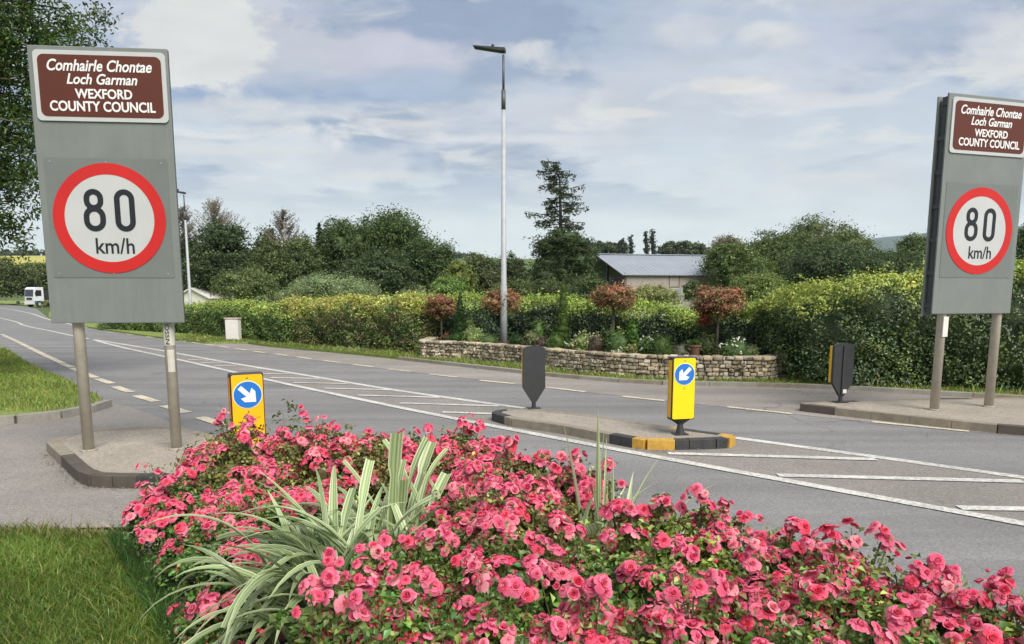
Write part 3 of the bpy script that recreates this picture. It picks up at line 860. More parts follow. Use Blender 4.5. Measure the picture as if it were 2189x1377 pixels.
inner = offset_path(WP, .075 if WP[-1][0] > WP[0][0] else -.075)
inner2 = offset_path(WP, .26)
pl = [tuple(q) for q in inner]+[tuple(q) for q in inner2[::-1]]
mb = MB(); mb.prism([(q[0]-WP[0][0], q[1]-WP[0][1]) for q in pl], -.05, .37, 'z'); mb.build('mortar_core', 'mortar', t)
# planter soil inside
soil = [tuple(q) for q in offset_path(WP, .27)][::3]+[(6.2, 16.2), (3.4, 18.6), (.2, 20.6), (-2.3, 21.6)]
struct(raised('planter_soil', soil, PZ+.36, 'soil'))

# ============================================================ HEDGES
def n_e(P): return len(P)-1
def bumpy(s, k=0):
    return .07*np.sin(s*2.1+k)+.05*np.sin(s*5.3+1.7*k)+.03*np.sin(s*11.7+.6*k)
def hedge(label, path, thick, dens, lsize, body, top, topdepth=.28, mixb=None, fringe=.12, z0=.05, group='hedges along the far side of the road', pm=.0, seed=0, sprig=60, alt2=None):
    """path: x, y, top z. Front side faces the road (right of path)."""
    P = catmull([(p[0], p[1], p[2]) for p in path], .15)
    a, b = ribbon_geo(P, thick)      # a: far side, b: road side
    seg = np.linalg.norm(np.diff(P[:, :2], axis=0), axis=1); S = np.concatenate([[0], np.cumsum(seg)]); L = S[-1]
    ix = lambda A, s: np.interp(s, S, A)
    o0 = np.array([P[0, 0], P[0, 1], 0])
    hm = P[:, 2].mean()
    gs = []
    nrm = np.gradient(P[:, :2], axis=0); nrm /= np.linalg.norm(nrm, axis=1)[:, None]; nrm = np.stack([nrm[:, 1], -nrm[:, 0]], 1)  # towards road
    def pts(n, side):
        s = rng.uniform(0, L, n); top_z = ix(P[:, 2], s)+bumpy(s, 3+seed)*.6
        nxv = ix(nrm[:, 0], s); nyv = ix(nrm[:, 1], s); cx = ix(P[:, 0], s); cy = ix(P[:, 1], s)
        if side == 'top':
            q = rng.uniform(-.5, .5, n)*thick; z = top_z+rng.normal(0, .03, n)-.10*np.abs(q*2/thick)**3
            Nn = np.stack([nxv*.2, nyv*.2, np.ones(n)], 1)
        else:
            sg = 1 if side == 'front' else -1
            z = z0+(top_z-z0)*rng.uniform(0, 1, n)
            q = sg*(thick/2+bumpy(s+z*1.3, seed)+.06*np.sin(z*7+s*3)+rng.normal(0, .03, n)-.10*np.clip((z-top_z+.25)/.25, 0, 1)**2)
            Nn = np.stack([sg*nxv, sg*nyv, np.full(n, .25)], 1)
        return np.stack([cx+nxv*q, cy+nyv*q, z], 1)-o0, Nn, top_z-z, s
    for side, dn in (('front', 1.), ('top', .9), ('back', .35)):
        area = L*(hm if side != 'top' else thick)
        n = int(area*dens*dn*(1.9 if side == 'front' else 1.4))
        per = 9; ncl = max(8, n//per)
        pc, Nc, dzc, sc_ = pts(ncl, side)
        cr = rng.uniform(.035, .085, (ncl, 1))
        Nc = unit(Nc)
        p = np.repeat(pc+Nc*rng.normal(.0, .035, (ncl, 1)), per, 0); off = rng.normal(0, 1, (ncl*per, 3))*np.repeat(cr, per, 0)
        p = p+off; Nn = np.repeat(Nc, per, 0)*.9+unit(off)*.7+np.array([0, 0, .25])
        n = len(p); s = np.repeat(sc_, per); dz = np.repeat(dzc, per)-off[:, 2]
        ck = np.repeat(np.exp(rng.normal(0, .22, (ncl, 1))), per, 0)
        T = tints(n, body, .17, .10)
        if mixb is not None:
            mk = np.repeat(rng.random(ncl) < pm, per); T[mk] = tints(int(mk.sum()), mixb, .18, .1)
        patch = (np.sin(s*1.9+seed)+np.sin(s*4.3+p[:, 2]*3))
        T *= np.exp(.12*patch)[:, None]*ck
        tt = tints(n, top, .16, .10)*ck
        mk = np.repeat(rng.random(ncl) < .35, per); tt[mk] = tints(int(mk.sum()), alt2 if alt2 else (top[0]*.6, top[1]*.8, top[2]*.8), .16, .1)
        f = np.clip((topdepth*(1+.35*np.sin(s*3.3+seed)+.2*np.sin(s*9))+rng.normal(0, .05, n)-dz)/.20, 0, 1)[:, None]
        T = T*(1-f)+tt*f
        gs.append(leafgeo(p, Nn, lsize*rng.uniform(.6, 1.25, n), np.clip(T, .003, .9), .62, jitter=.45))
    # young shoots standing up out of the top
    n = int(L*sprig); s = rng.uniform(0, L, n); tz = ix(P[:, 2], s)+bumpy(s, 3+seed)*.6
    q = rng.uniform(-.5, .5, n)*thick; hgt = np.abs(rng.normal(0, fringe, n))+.03
    m = 7; t = rng.uniform(0, 1, (n, m)); lean = rng.normal(0, .35, (n, 2))
    px_ = (ix(P[:, 0], s)+ix(nrm[:, 0], s)*q)[:, None]+lean[:, :1]*t*hgt[:, None]+rng.normal(0, .018, (n, m))
    py_ = (ix(P[:, 1], s)+ix(nrm[:, 1], s)*q)[:, None]+lean[:, 1:]*t*hgt[:, None]+rng.normal(0, .018, (n, m))
    pz_ = tz[:, None]+t*hgt[:, None]
    p = np.stack([px_.ravel(), py_.ravel(), pz_.ravel()], 1)-o0
    gs.append(leafgeo(p, np.tile([0, -.4, 1.], (len(p), 1)), lsize*rng.uniform(.5, 1., len(p)), tints(len(p), top, .22, .14, alt2, .3), .6, jitter=.8))
    # leafy ends
    for e, sg in ((0, -1.), (n_e(P), 1.)):
        n = int(thick*hm*dens*1.6); tv = np.array([-nrm[e, 1], nrm[e, 0]])*sg
        q = rng.uniform(-.5, .5, n)*thick; z = z0+(P[e, 2]-z0)*rng.uniform(0, 1, n); w_ = rng.normal(0, .07, n)+.02*np.sin(z*8)
        p = np.stack([P[e, 0]+nrm[e, 0]*q+tv[0]*w_, P[e, 1]+nrm[e, 1]*q+tv[1]*w_, z], 1)-o0
        f = np.clip((topdepth-(P[e, 2]-z))/.12, 0, 1)[:, None]
        T = tints(n, body, .28, .14, mixb, pm)*(1-f)+tints(n, top, .2, .13, alt2, .25)*f
        gs.append(leafgeo(p, np.tile([tv[0], tv[1], .25], (n, 1)), lsize*rng.uniform(.6, 1.25, n), np.clip(T, .003, .9), .62, jitter=.55))
    # dark woody inside
    V = []; c0 = max(1, int(.35/.15)); P = P[c0:-c0]; nrm = nrm[c0:-c0]; n = len(P)
    for i in range(n):
        for q, zz in ((-.20, z0-.1), (-.20, P[i, 2]-.28), (.20, P[i, 2]-.28), (.20, z0-.1)):
            V.append((P[i, 0]+nrm[i, 0]*q*thick, P[i, 1]+nrm[i, 1]*q*thick, zz))
    V = np.array(V)-o0; Fq = []
    for i in range(n-1):
        for j in range(4):
            k = (j+1) % 4; A, B, C_, D = i*4+j, i*4+k, (i+1)*4+k, (i+1)*4+j
            Fq += [(A, B, C_), (A, C_, D)]
    Fq += [(0, 1, 2), (0, 2, 3), (n*4-4, n*4-2, n*4-3), (n*4-4, n*4-1, n*4-2)]
    gs.append((V, np.array(Fq), np.repeat(np.array([body]), len(V), 0)))
    V, Fc, C = joingeo(gs)
    o = bigmesh('hedge', V, Fc, C, 'glossleaf', None, tuple(o0))
    return tag(o, label, 'hedge', group)
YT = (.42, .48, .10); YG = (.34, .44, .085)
a0 = G(250, 704, .05); a1 = G(330, 708, .05); a2 = G(423, 712, .05); a3 = G(500, 722, .05); a4 = G(615, 732, .05)
def beh(p, d=.5):   # centre line a little behind the visible foot
    n = math.hypot(*p); return (p[0]+p[0]/n*d*.5+.1, p[1]+p[1]/n*d)
def ztop(p, py): return H-(py-630)/F*math.hypot(p[0]*.0+p[1], 0)
def hp(px, pyb, pyt, z=.06, d=.5):
    q = beh(G(px, pyb, z), d); X, Y, Z = atd(px, pyt, q[1]); return (q[0], q[1], Z)
hedge('low green hedge stretch with soft yellow top behind the white cabinet', [hp(225, 703, 664), hp(330, 709, 660), hp(423, 715, 655), hp(500, 725, 650), hp(560, 730, 655), hp(632, 738, 664)], .9, 520, .085, (.115, .185, .04), (.34, .42, .09), .32, (.14, .08, .03), .12, seed=1, pm=.03, sprig=30)
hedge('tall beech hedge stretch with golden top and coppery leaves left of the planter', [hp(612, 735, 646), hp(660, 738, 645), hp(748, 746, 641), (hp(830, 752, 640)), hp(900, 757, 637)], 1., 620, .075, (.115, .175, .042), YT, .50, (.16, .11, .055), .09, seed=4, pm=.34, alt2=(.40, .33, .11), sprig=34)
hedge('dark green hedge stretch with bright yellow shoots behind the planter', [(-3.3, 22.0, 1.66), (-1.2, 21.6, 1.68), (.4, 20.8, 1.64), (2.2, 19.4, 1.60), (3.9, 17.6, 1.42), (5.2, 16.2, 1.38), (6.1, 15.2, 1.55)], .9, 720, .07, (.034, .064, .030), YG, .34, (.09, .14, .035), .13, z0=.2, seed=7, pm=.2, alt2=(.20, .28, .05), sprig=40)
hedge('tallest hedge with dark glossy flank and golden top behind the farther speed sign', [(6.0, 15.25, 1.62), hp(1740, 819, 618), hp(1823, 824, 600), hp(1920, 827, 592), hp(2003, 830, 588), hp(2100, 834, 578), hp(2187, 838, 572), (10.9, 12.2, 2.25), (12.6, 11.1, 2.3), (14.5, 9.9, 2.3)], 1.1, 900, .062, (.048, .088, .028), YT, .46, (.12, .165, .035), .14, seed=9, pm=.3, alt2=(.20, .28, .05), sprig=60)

# ============================================================ PLANTER PLANTS
ZP = PZ+.36
def ppos(px, Y): return (atd(px, 700, Y)[0], Y)
def zat(py, Y): return atd(1094, py, Y)[2]
_wx = [CX+F*q[0]/q[1] for q in wallpx]; _wy = [q[1] for q in wallpx]
def wy(px): return float(np.interp(px, _wx, _wy))
def behind(px, Y): return wy(px)+.42+max(0., Y-float(np.interp(px, [926, 1110, 1187, 1246, 1318, 1384, 1416, 1573], [17.6, 17.3, 16.6, 16.5, 15.9, 15.3, 14.9, 14.9])))*.8
def plant(name, label, cat, px, Y, gs, mat='leaf', group=None, z=None):
    V, Fc, C = gs; x, y = ppos(px, Y)
    o = bigmesh('foliage', V, Fc, C, mat)
    t = thing(name, label, cat, (x, y, ZP if z is None else z), 0, group); o.parent = t
    return t
def standard(label, px, Y, pt, pb, rpx, extra=None):
    """round-headed small tree on a clear stem"""
    r = rpx/F*Y; zt = zat(pt, Y)-ZP; zb = zat(pb, Y)-ZP; cz = (zt+zb)/2; rz = (zt-zb)/2
    r *= 1.08; B = envelope(r, r, rz, cz, 20, .44, -.8)
    g1 = clumps(B, 3000, .06, (.42, .18, .12), .5, .30, 14, .3, .12, alt=(.26, .22, .10), palt=.42, corek=.55)
    lowB = [(b[0], b[1], b[2]-rz*.18, b[3], b[4], b[5]) for b in B]
    g2 = clumps(lowB, 2200, .06, (.17, .17, .06), .5, .30, 14, .3, .12, alt=(.34, .19, .10), palt=.35, corek=0, zmin=-1)
    gg = [g1, g2]
    if extra: gg.append(clumps(extra, 900, .05, (.26, .06, .035), .5, .3, 12, .25, .12, corek=.5))
    t = plant('red_leaved_tree', label, 'small tree', px, Y, joingeo(gg), group='round-headed red trees in the planter')
    mb = MB(); mb.tube([(0, 0, -.1), (.01, 0, cz*.5), (0, 0, cz)], [.036, .03, .026], 8)
    for i in range(6):
        a = i*1.05; mb.tube([(0, 0, cz-rz*.9), (math.cos(a)*r*.6, math.sin(a)*r*.6, cz+rz*.1)], [.014, .006], 5)
    mb.build('trunk', 'bark', t)
    return t
standard('small faded red ball-headed tree at the left end of the planter', 943, 20.5, 629, 680, 31)
standard('red ball-headed tree standing directly behind the tall street lamp', 1072, 18.9, 615, 674, 36)
standard('rusty red ball-headed tree in the middle of the planter before the barn', 1310, 16.2, 604, 664, 42)
standard('largest red ball-headed tree with a hanging crimson tuft, above white flowers', 1533, 15.3, 605, 678, 47, [(-.30, 0, zat(676, 15.3)-ZP, .13, .12, .22)])
def cone_shrub(label, px, Y, pt, wpx, tint, lean=0.):
    h = zat(pt, Y)-ZP; r = wpx/F*Y/2
    B = [(lean*f*h, 0, h*f, r*(1-f)**.6+.02, r*(1-f)**.6+.02, h*.13) for f in np.linspace(.08, .95, 9)]
    g = clumps(B, 2600, .045, tint, .35, .3, 12, .25, .1, corek=.8, up=1.2)
    t = plant('conical_conifer', label, 'conifer', px, Y, g, group='narrow conifers in the planter')
    mb = MB(); mb.tube([(0, 0, -.1), (lean*h*.5, 0, h*.6)], [.03, .015], 6); mb.build('trunk', 'bark', t)
cone_shrub('narrow dark conifer beside the faded red tree in the planter', 984, 19.2, 632, 24, (.03, .07, .014))
cone_shrub('narrow yellow-green conifer with leaning tip in the planter', 1200, 18.0, 616, 36, (.065, .11, .018), .03)
def ball(label, px, Y, pt, rpx, tint, name='clipped_shrub', cat='shrub', ls=.035, n=1500, flat=.9, group='low shrubs in the planter', z=None, extra=None, alt=None, palt=0):
    Y = behind(px, Y) if z is None else Y
    r = rpx/F*Y; h = zat(pt, Y)-(ZP if z is None else z)
    rz = max(.08, h*.55)
    g = clumps([(0, 0, h-rz, r, r, rz), (0, 0, (h-rz)*.5, r*.9, r*.9, rz*.8)], n, ls, tint, .5, .16, 10, .25, .12, corek=.85, alt=alt, palt=palt)
    if extra is not None: g = joingeo([g, extra(r, h)])
    return plant(name, label, cat, px, Y, g, group=group, z=z)
def florets(col, n, s=.035, spread=1.):
    def f(r, h):
        d = sphere_pts(n, .0); P = d*np.array([r*spread, r*spread, h*.5])+np.array([0, 0, h*.55]); P += rng.normal(0, .03, P.shape)
        k = 4; P = np.repeat(P, k, 0)+rng.normal(0, s*.4, (n*k, 3))
        return leafgeo(P, np.tile([0, -.6, .8], (n*k, 1)), s*rng.uniform(.7, 1.2, n*k), tints(n*k, col, .1, .05), .9, fold=.05, jitter=.5)
    return f
G1 = (.09, .17, .035); G2 = (.085, .15, .045); G3 = (.16, .24, .06); G4 = (.25, .28, .13); PURP = (.10, .07, .06)
WH = (.68, .68, .60); CRM = (.50, .50, .28)
ball('small dark green clipped ball below the dark conifer', 976, 17.6, 712, 14, (.03, .085, .012))
ball('dark clipped ball just right of the lamp post foot', 1106, 17.4, 716, 16, (.025, .065, .015))
ball('bright green clipped ball left of the leaning conifer', 1187, 16.6, 713, 18, (.07, .13, .02))
ball('large loose green mound behind the yellow bollard', 1416, 14.9, 721, 24, (.06, .11, .02), n=2000)
ball('pale variegated shrub right of the small clipped ball', 1012, 17.6, 702, 20, G3, alt=CRM, palt=.25, extra=florets(CRM, 16), ls=.05)
ball('dusty green mixed shrub at the left end of the wall', 926, 18.9, 722, 16, (.12, .13, .06), alt=CRM, palt=.15)
ball('low shrub with small red blooms left of the dark conifer', 956, 18.6, 716, 13, (.10, .11, .05), extra=florets((.45, .05, .06), 9))
ball('tall light green shrub behind the pale variegated one', 1003, 18.8, 683, 15, G3, n=900, ls=.06)
ball('grey-green shrub left of the lamp post in the planter', 1044, 17.6, 716, 20, G2, alt=G4, palt=.3)
ball('olive feathery shrub right of the dark ball', 1136, 17.3, 706, 19, (.09, .11, .04), ls=.07, n=900, alt=G4, palt=.3)
ball('purple-brown low shrub beside the bright clipped ball', 1160, 17., 722, 14, PURP, ls=.05, n=800)
ball('fresh green upright shrub behind the purple-brown one', 1150, 18.2, 684, 13, (.08, .15, .03), n=800, ls=.06)
ball('white-flowered clump behind the wall beneath the leaning conifer', 1226, 16.6, 728, 16, G2, extra=florets(WH, 10))
ball('cream-striped clump right of the leaning conifer', 1246, 16.5, 712, 20, G3, alt=CRM, palt=.35, ls=.10, n=700, extra=florets(CRM, 14))
ball('mixed bronze and cream shrub at the middle of the planter', 1278, 16.2, 714, 19, PURP, alt=G4, palt=.4, extra=florets(CRM, 10))
ball('broad dark green shrub under the middle red tree', 1318, 16., 706, 24, G2, ls=.05, extra=florets((.4, .38, .05), 6))
ball('tall bright green ferny shrub behind the broad dark one', 1352, 16.7, 690, 13, (.08, .17, .025), ls=.07, n=800)
ball('low white-flowered plant spilling over the wall', 1326, 15.4, 744, 17, G4, extra=florets(WH, 18))
ball('yellow-green low mound left of the white lilies', 1352, 15.3, 736, 17, (.16, .18, .05), extra=florets(CRM, 8))
ball('tall white lily-like clump left of the large green mound', 1384, 15.4, 722, 17, G2, ls=.06, extra=florets(WH, 24, .045))
ball('silvery low shrub right of the large green mound', 1454, 15., 738, 17, (.14, .15, .10), n=900)
ball('dark leafy shrub beside the terracotta pot', 1510, 15.4, 716, 18, (.05, .075, .02), ls=.05, alt=(.14, .15, .05), palt=.3)
ball('white-flowered shrub at the right end of the planter', 1573, 14.9, 728, 30, G2, n=1800, alt=G3, palt=.3, extra=florets((.72, .72, .66), 26, .045))
ball('feathery pale shrub at the very end of the wall', 1606, 14.9, 738, 16, (.12, .15, .06), alt=G4, palt=.4)
x, y = ppos(1487, wy(1487)+.7)
t = thing('plant_pot', 'tapered terracotta pot standing among the planter shrubs', 'plant pot', (x, y, ZP))
mb = MB(); mb.lathe([(.085, 0), (.13, .27), (.145, .275), (.145, .31), (.12, .31), (.115, .28)], 20); mb.build('pot', 'terracotta', t)
V, Fc, C = clumps([(0, 0, .33, .12, .12, .06)], 160, .06, G1, .4, .3, 8, corek=0); bigmesh('foliage', V, Fc, C, 'leaf', t)

# ============================================================ TREES
def tree(name, label, px, pt, Y, rpx, tint, pbot=None, n=9000, ls=.34, nb=14, k=.42, group=None, alt=None, palt=0., cat='tree', rzk=None, ratio=1., mat='leaf', trunk=True, droop=0., lo=-.55, corek=.5, per=24, dx=0):
    tint = lift(tint); alt = alt or (tint[0]*1.4, tint[1]*1.35, tint[2]*1.1); palt = palt or .18
    z0 = float(hz(np.array(atd(px, 600, Y)[0]), np.array(float(Y))))-.1
    x = atd(px, 600, Y)[0]; zt = atd(px, pt, Y)[2]; zb = atd(px, pbot, Y)[2] if pbot else z0+.12*(zt-z0)
    zb = max(zb, z0+.2)
    r = rpx/F*Y; cz = (zt+zb)/2-z0; rz = (zt-zb)/2
    B = envelope(r, r*ratio, rz, cz, nb, k, lo)
    g = clumps(B, int(n*1.6), ls*.8, tint, .62, .24, per, .19, .10, alt=alt, palt=palt, droop=droop, corek=corek)
    t = thing(name, label, cat, (x, Y, z0), 0, group)
    V, Fc, C = g
    bigmesh('crown', V, Fc, C, mat, t)
    if trunk: limbs(zt-z0, r*.6, max(.08, r*.07), 6, .3, 'bark', t)
    return t
D1 = (.024, .048, .018); D2 = (.032, .062, .02); D3 = (.045, .08, .024); L1 = (.085, .13, .03); GG = (.12, .16, .085)
def lift(c): return (min(.26, c[0]*2.0+.018), min(.28, c[1]*1.65+.020), min(.2, c[2]*1.8+.010))
TG = 'trees behind the hedge'
tree('broadleaf_tree', 'very dark rounded tree left of the bare broom-topped conifer', 478, 474, 62, 62, D1, 655, 9000, .30, group=TG)
tree('broadleaf_tree', 'dark tree half hidden behind the distant street lamp', 405, 500, 66, 36, D1, 655, 4500, .32, group=TG)
tree('broadleaf_tree', 'small dark pointed-top tree left of the second bare conifer', 572, 478, 72, 26, D1, 620, 3500, .30, group=TG)
tree('broadleaf_tree', 'olive green round tree between the two bare conifers', 580, 515, 60, 46, (.042, .068, .022), 650, 6000, .26, group=TG)
tree('broadleaf_tree', 'mid-green tree under the second bare conifer', 640, 500, 64, 52, (.045, .075, .024), 650, 7000, .28, group=TG)
tree('broadleaf_tree', 'loose dark tree with a spiky outline left of the biggest tree', 740, 462, 68, 54, (.034, .068, .02), 640, 8000, .28, group=TG, droop=.1)
tree('broadleaf_tree', 'biggest broad green tree with domed crown in the tree line', 838, 439, 72, 82, (.034, .07, .018), 630, 16000, .32, 20, .40, group=TG, lo=-.7)
tree('broadleaf_tree', 'dark lower shoulder tree right of the biggest tree', 915, 500, 68, 56, (.03, .062, .018), 640, 8000, .28, group=TG)
tree('broadleaf_tree', 'very dark tree below and behind the grey-green willow', 800, 535, 60, 75, D1, 650, 8000, .28, group=TG)
tree('willow', 'pale grey-green feathery willow above the beech hedge', 712, 582, 42, 84, (.10, .165, .075), 665, 11000, .13, 16, .4, droop=.12, group=TG, trunk=False)
tree('bush', 'mid-green mounded bush above the low hedge', 525, 574, 44, 62, (.06, .095, .034), 670, 6500, .15, 12, group='bushes behind the hedge', cat='bush', trunk=False)
tree('bush', 'low olive bush at the foot of the grey-green willow', 622, 626, 40, 40, (.07, .10, .04), 672, 3000, .13, 8, group='bushes behind the hedge', cat='bush', trunk=False)
tree('bush', 'fresh green bush above the hedge left of the faded red tree', 958, 590, 34, 38, (.07, .14, .035), 660, 3800, .13, 10, group='bushes behind the hedge', cat='bush', trunk=False)
tree('bush', 'yellow-green bush below the dip in the tree line', 985, 556, 60, 34, L1, 640, 3200, .22, 9, group='bushes behind the hedge', cat='bush', trunk=False)
tree('broadleaf_tree', 'rounded dark tree left of the tall street lamp', 1040, 541, 62, 42, (.045, .07, .026), 650, 5500, .25, group=TG)
tree('broadleaf_tree', 'small pale-topped tree on the skyline beside the tall lamp', 1014, 541, 95, 24, (.07, .10, .045), 600, 2600, .32, group=TG)
tree('broadleaf_tree', 'dark tree directly behind the tall street lamp', 1092, 545, 66, 36, (.035, .058, .022), 650, 4500, .25, group=TG)
# right-hand mass
tree('broadleaf_tree', 'grey-twigged pale tree on the skyline right of the barn roof', 1555, 497, 105, 40, (.085, .09, .055), 590, 4500, .34, 12, group=TG)
tree('broadleaf_tree', 'broad mid-green tree overlapping the right end of the barn', 1572, 515, 60, 74, (.045, .082, .022), 650, 10000, .25, 16, group=TG)
tree('broadleaf_tree', 'tree with uneven crown stepping up right of the barn', 1640, 497, 74, 60, (.042, .075, .022), 640, 8000, .28, 14, group=TG)
tree('broadleaf_tree', 'highest domed tree of the right-hand group', 1748, 463, 92, 88, (.05, .082, .026), 600, 13000, .36, 18, group=TG)
tree('pine', 'dark spreading pine in front of the domed tree', 1760, 520, 62, 84, (.026, .052, .02), 645, 10000, .25, 16, .5, group=TG)
tree('pine', 'dark spreading pine near the left edge of the farther speed sign', 1900, 530, 60, 78, (.028, .055, .02), 640, 9000, .25, 16, .5, group=TG)
tree('broadleaf_tree', 'mid-green rounded tree beneath the distant mountain', 1948, 494, 78, 34, (.045, .085, .024), 620, 4500, .28, 10, group=TG)
tree('broadleaf_tree', 'tree seen through the gap right of the farther speed sign', 2210, 470, 70, 60, (.04, .075, .022), 640, 6500, .28, 12, group=TG)
tree('broadleaf_tree', 'dark tree mostly hidden behind the farther speed sign', 2080, 500, 66, 70, (.04, .07, .022), 640, 6000, .28, 12, group=TG)
tree('bush', 'light green bush above the hedge right of the largest red tree', 1630, 582, 32, 62, (.085, .135, .04), 665, 6500, .12, 12, group='bushes behind the hedge', cat='bush', trunk=False)
tree('bush', 'pale green bush in front of the barn wall', 1400, 612, 30, 62, (.12, .16, .06), 668, 6000, .11, 12, group='bushes behind the hedge', cat='bush', trunk=False)
tree('bush', 'small dark bush at the right end of the barn wall', 1480, 600, 40, 22, (.045, .08, .028), 650, 2600, .13, 8, group='bushes behind the hedge', cat='bush', trunk=False)
tree('bush', 'dark bush left of the barn gable', 1262, 590, 40, 44, (.028, .055, .018), 665, 5000, .15, 9, group='bushes behind the hedge', cat='bush', trunk=False)
tree('bush', 'dark bush at the foot of the ragged spruce', 1165, 592, 46, 52, (.04, .065, .024), 665, 4500, .16, 9, group='bushes behind the hedge', cat='bush', trunk=False)
tree('bush', 'olive bush right of the tall lamp above the hedge', 1100, 600, 44, 46, (.04, .068, .02), 665, 4000, .16, 9, group='bushes behind the hedge', cat='bush', trunk=False)
# skyline trees far off, in the gap over the barn
for i, (px, pt, w, k_, lab) in enumerate([(1250, 514, 20, 1., 'far dark tree at the left end of the skyline row'), (1276, 517, 18, 1., 'far tree second along the skyline row over the barn'), (1300, 514, 18, 1., 'far rounded tree over the left end of the barn roof'), (1327, 517, 15, 1., 'far tree left of the small pair of poplars'),
                                        (1425, 519, 22, 1., 'far low tree right of the tallest poplars'), (1458, 515, 22, 1., 'far tree over the right part of the barn roof'), (1490, 519, 22, 1., 'far tree just left of the grey-twigged one')]):
    tree('distant_tree', lab, px, pt, 210, w, (.04, .065, .032), 556, 1500, .8, 7, .5, group='far skyline trees', trunk=False)
for px, pt, w, lab in [(1338, 517, 6, 'shorter slim poplar above the barn roof'), (1355, 512, 7, 'slim leaning poplar left of the roof centre'), (1388, 503, 7, 'tall slim poplar on the skyline, left one of the tallest pair'), (1402, 500, 8, 'tall slim poplar on the skyline, right one of the tallest pair')]:
    Y = 200; x, _, zt = atd(px, pt, Y); z0 = float(hz(np.array(x), np.array(200.)))
    r = w/F*Y; h = zt-z0
    B = [(-.06*h*(f**2), 0, h*f, r*(1-.55*f), r*(1-.55*f), h*.12) for f in np.linspace(.1, .93, 8)]
    V, Fc, C = clumps(B, 1200, .7, (.04, .06, .04), .5, .3, 12, corek=.85)
    t = thing('poplar', lab, 'tree', (x, Y, z0), 0, 'poplars on the skyline'); bigmesh('crown', V, Fc, C, 'leaf', t)
# left background: bushes by the lorry, hilltop hedgerow
for px, pt, Y, w, lab in [(20, 552, 120, 48, 'tall roadside thicket at the far bend, left part'), (72, 566, 128, 44, 'darker roadside thicket behind the parked lorry'), (-50, 545, 118, 60, 'roadside thicket at the left edge of the view'), (130, 560, 130, 50, 'thicket hidden behind the first speed sign'), (230, 545, 120, 60, 'green thicket behind the middle of the first speed sign'), (330, 520, 100, 60, 'tree behind the right side of the first speed sign')]:
    tree('thicket_tree', lab, px, pt, Y, w, (.04, .065, .018), 648, 7000, .5, 14, .45, group='thicket at the far bend', trunk=False)
rowp = []
for i in range(90):
    Xh = -700+i*7.5; Yh = 572+rng.normal(0, 3)
    rowp.append((Xh, Yh, float(hz(np.array(Xh), np.array(Yh)))+1.5, rng.uniform(4, 6), 3, rng.uniform(1.8, 4.4)))
V, Fc, C = clumps(rowp, 9000, 1.6, (.045, .06, .035), .6, .3, 12, corek=.9)
stuff(bigmesh('hedgerow', V, Fc, C, 'leaf'), 'dark hedgerow along the crest above the yellow field', 'hedgerow')

# tall ragged spruce
def spruce(label, px, Y):
    z0 = -.1; x = atd(px, 600, Y)[0]
    Zp = lambda py: atd(px, py, Y)[2]-z0
    S_ = Y/F
    t = thing('spruce', label, 'conifer', (x, Y, z0), 0, None)
    ht = Zp(338)
    mb = MB(); mb.tube([(0, 0, -.2), (.1, 0, ht*.4), (.02, 0, ht*.7), (-.9*S_*8*.2, 0, ht*.88), (-28*S_, 0, ht)], [.34, .20, .12, .07, .02], 9)
    gs = []
    # bough: py start, side angle, length px, droop
    rows = []
    for py in np.arange(346, 560, 9.5):
        f = (py-335)/220
        base = 25+46*f
        if 372 < py < 392: base *= .75
        for j in range(4):
            a = rng.uniform(0, 2*math.pi)
            rows.append((py, a, base*rng.uniform(.55, 1.12), rng.uniform(.02, .35)))
    rows += [(458, math.pi, 74, .02), (432, math.pi, 36, .1), (404, 0., 52, -.1), (450, 0., 60, -.05), (480, .3, 50, .15), (372, .2, 44, .1), (365, 3.3, 36, .15), (390, 3., 40, .3), (500, 3.3, 56, .9), (498, 2.9, 60, 1.0)]
    for py, a, L, dr in rows:
        L *= S_; z = Zp(py); xx = -24*S_*max(0, (400-py)/60)
        c, s = math.cos(a), math.sin(a)
        pts = [(xx, 0, z), (xx+c*L*.5, s*L*.5, z-dr*L*.35), (xx+c*L, s*L, z-dr*L*.8+L*.10)]
        mb.tube(pts, [.05, .03, .012], 4, cap=False)
        m = int(14+L*20)
        tt = rng.uniform(.12, 1, m)**.75
        P = np.stack([np.interp(tt, [0, .5, 1], [p[i] for p in pts]) for i in range(3)], 1)
        wv = .25*(1-tt*.55)
        side = rng.normal(0, 1, m)*wv
        P[:, 0] += -s*side+rng.normal(0, .05, m); P[:, 1] += c*side; P[:, 2] -= np.abs(rng.normal(0, .22, m))+np.abs(side)*.35
        gs.append(leafgeo(P, np.tile([0, 0, 1.], (m, 1)), .30*rng.uniform(.5, 1.3, m), tints(m, (.075, .105, .055), .25, .1), .34, jitter=.7))
    mb.build('trunk', 'bark_dark', t)
    low = [(rng.uniform(-75, 80)*S_*(.45+.55*f), rng.uniform(-1.5, 1.5), Zp(510+100*f+rng.uniform(-10, 10)), 32*S_, 30*S_, 13*S_) for f in np.linspace(0, 1, 44)]
    low += [(0, 0, Zp(560), 50*S_, 1.8, 38*S_), (0, 0, Zp(610), 78*S_, 2.2, 34*S_)]
    gs.append(clumps(low, 15000, .26, (.075, .115, .045), .34, .28, 16, .28, .1, corek=.7, alt=(.06, .08, .03), palt=.15, droop=.1))
    V, Fc, C = joingeo(gs); bigmesh('crown', V, Fc, C, 'leaf', t)
    return t
spruce('tall ragged dark spruce with tiered boughs rising above the tree line', 1196, 58)

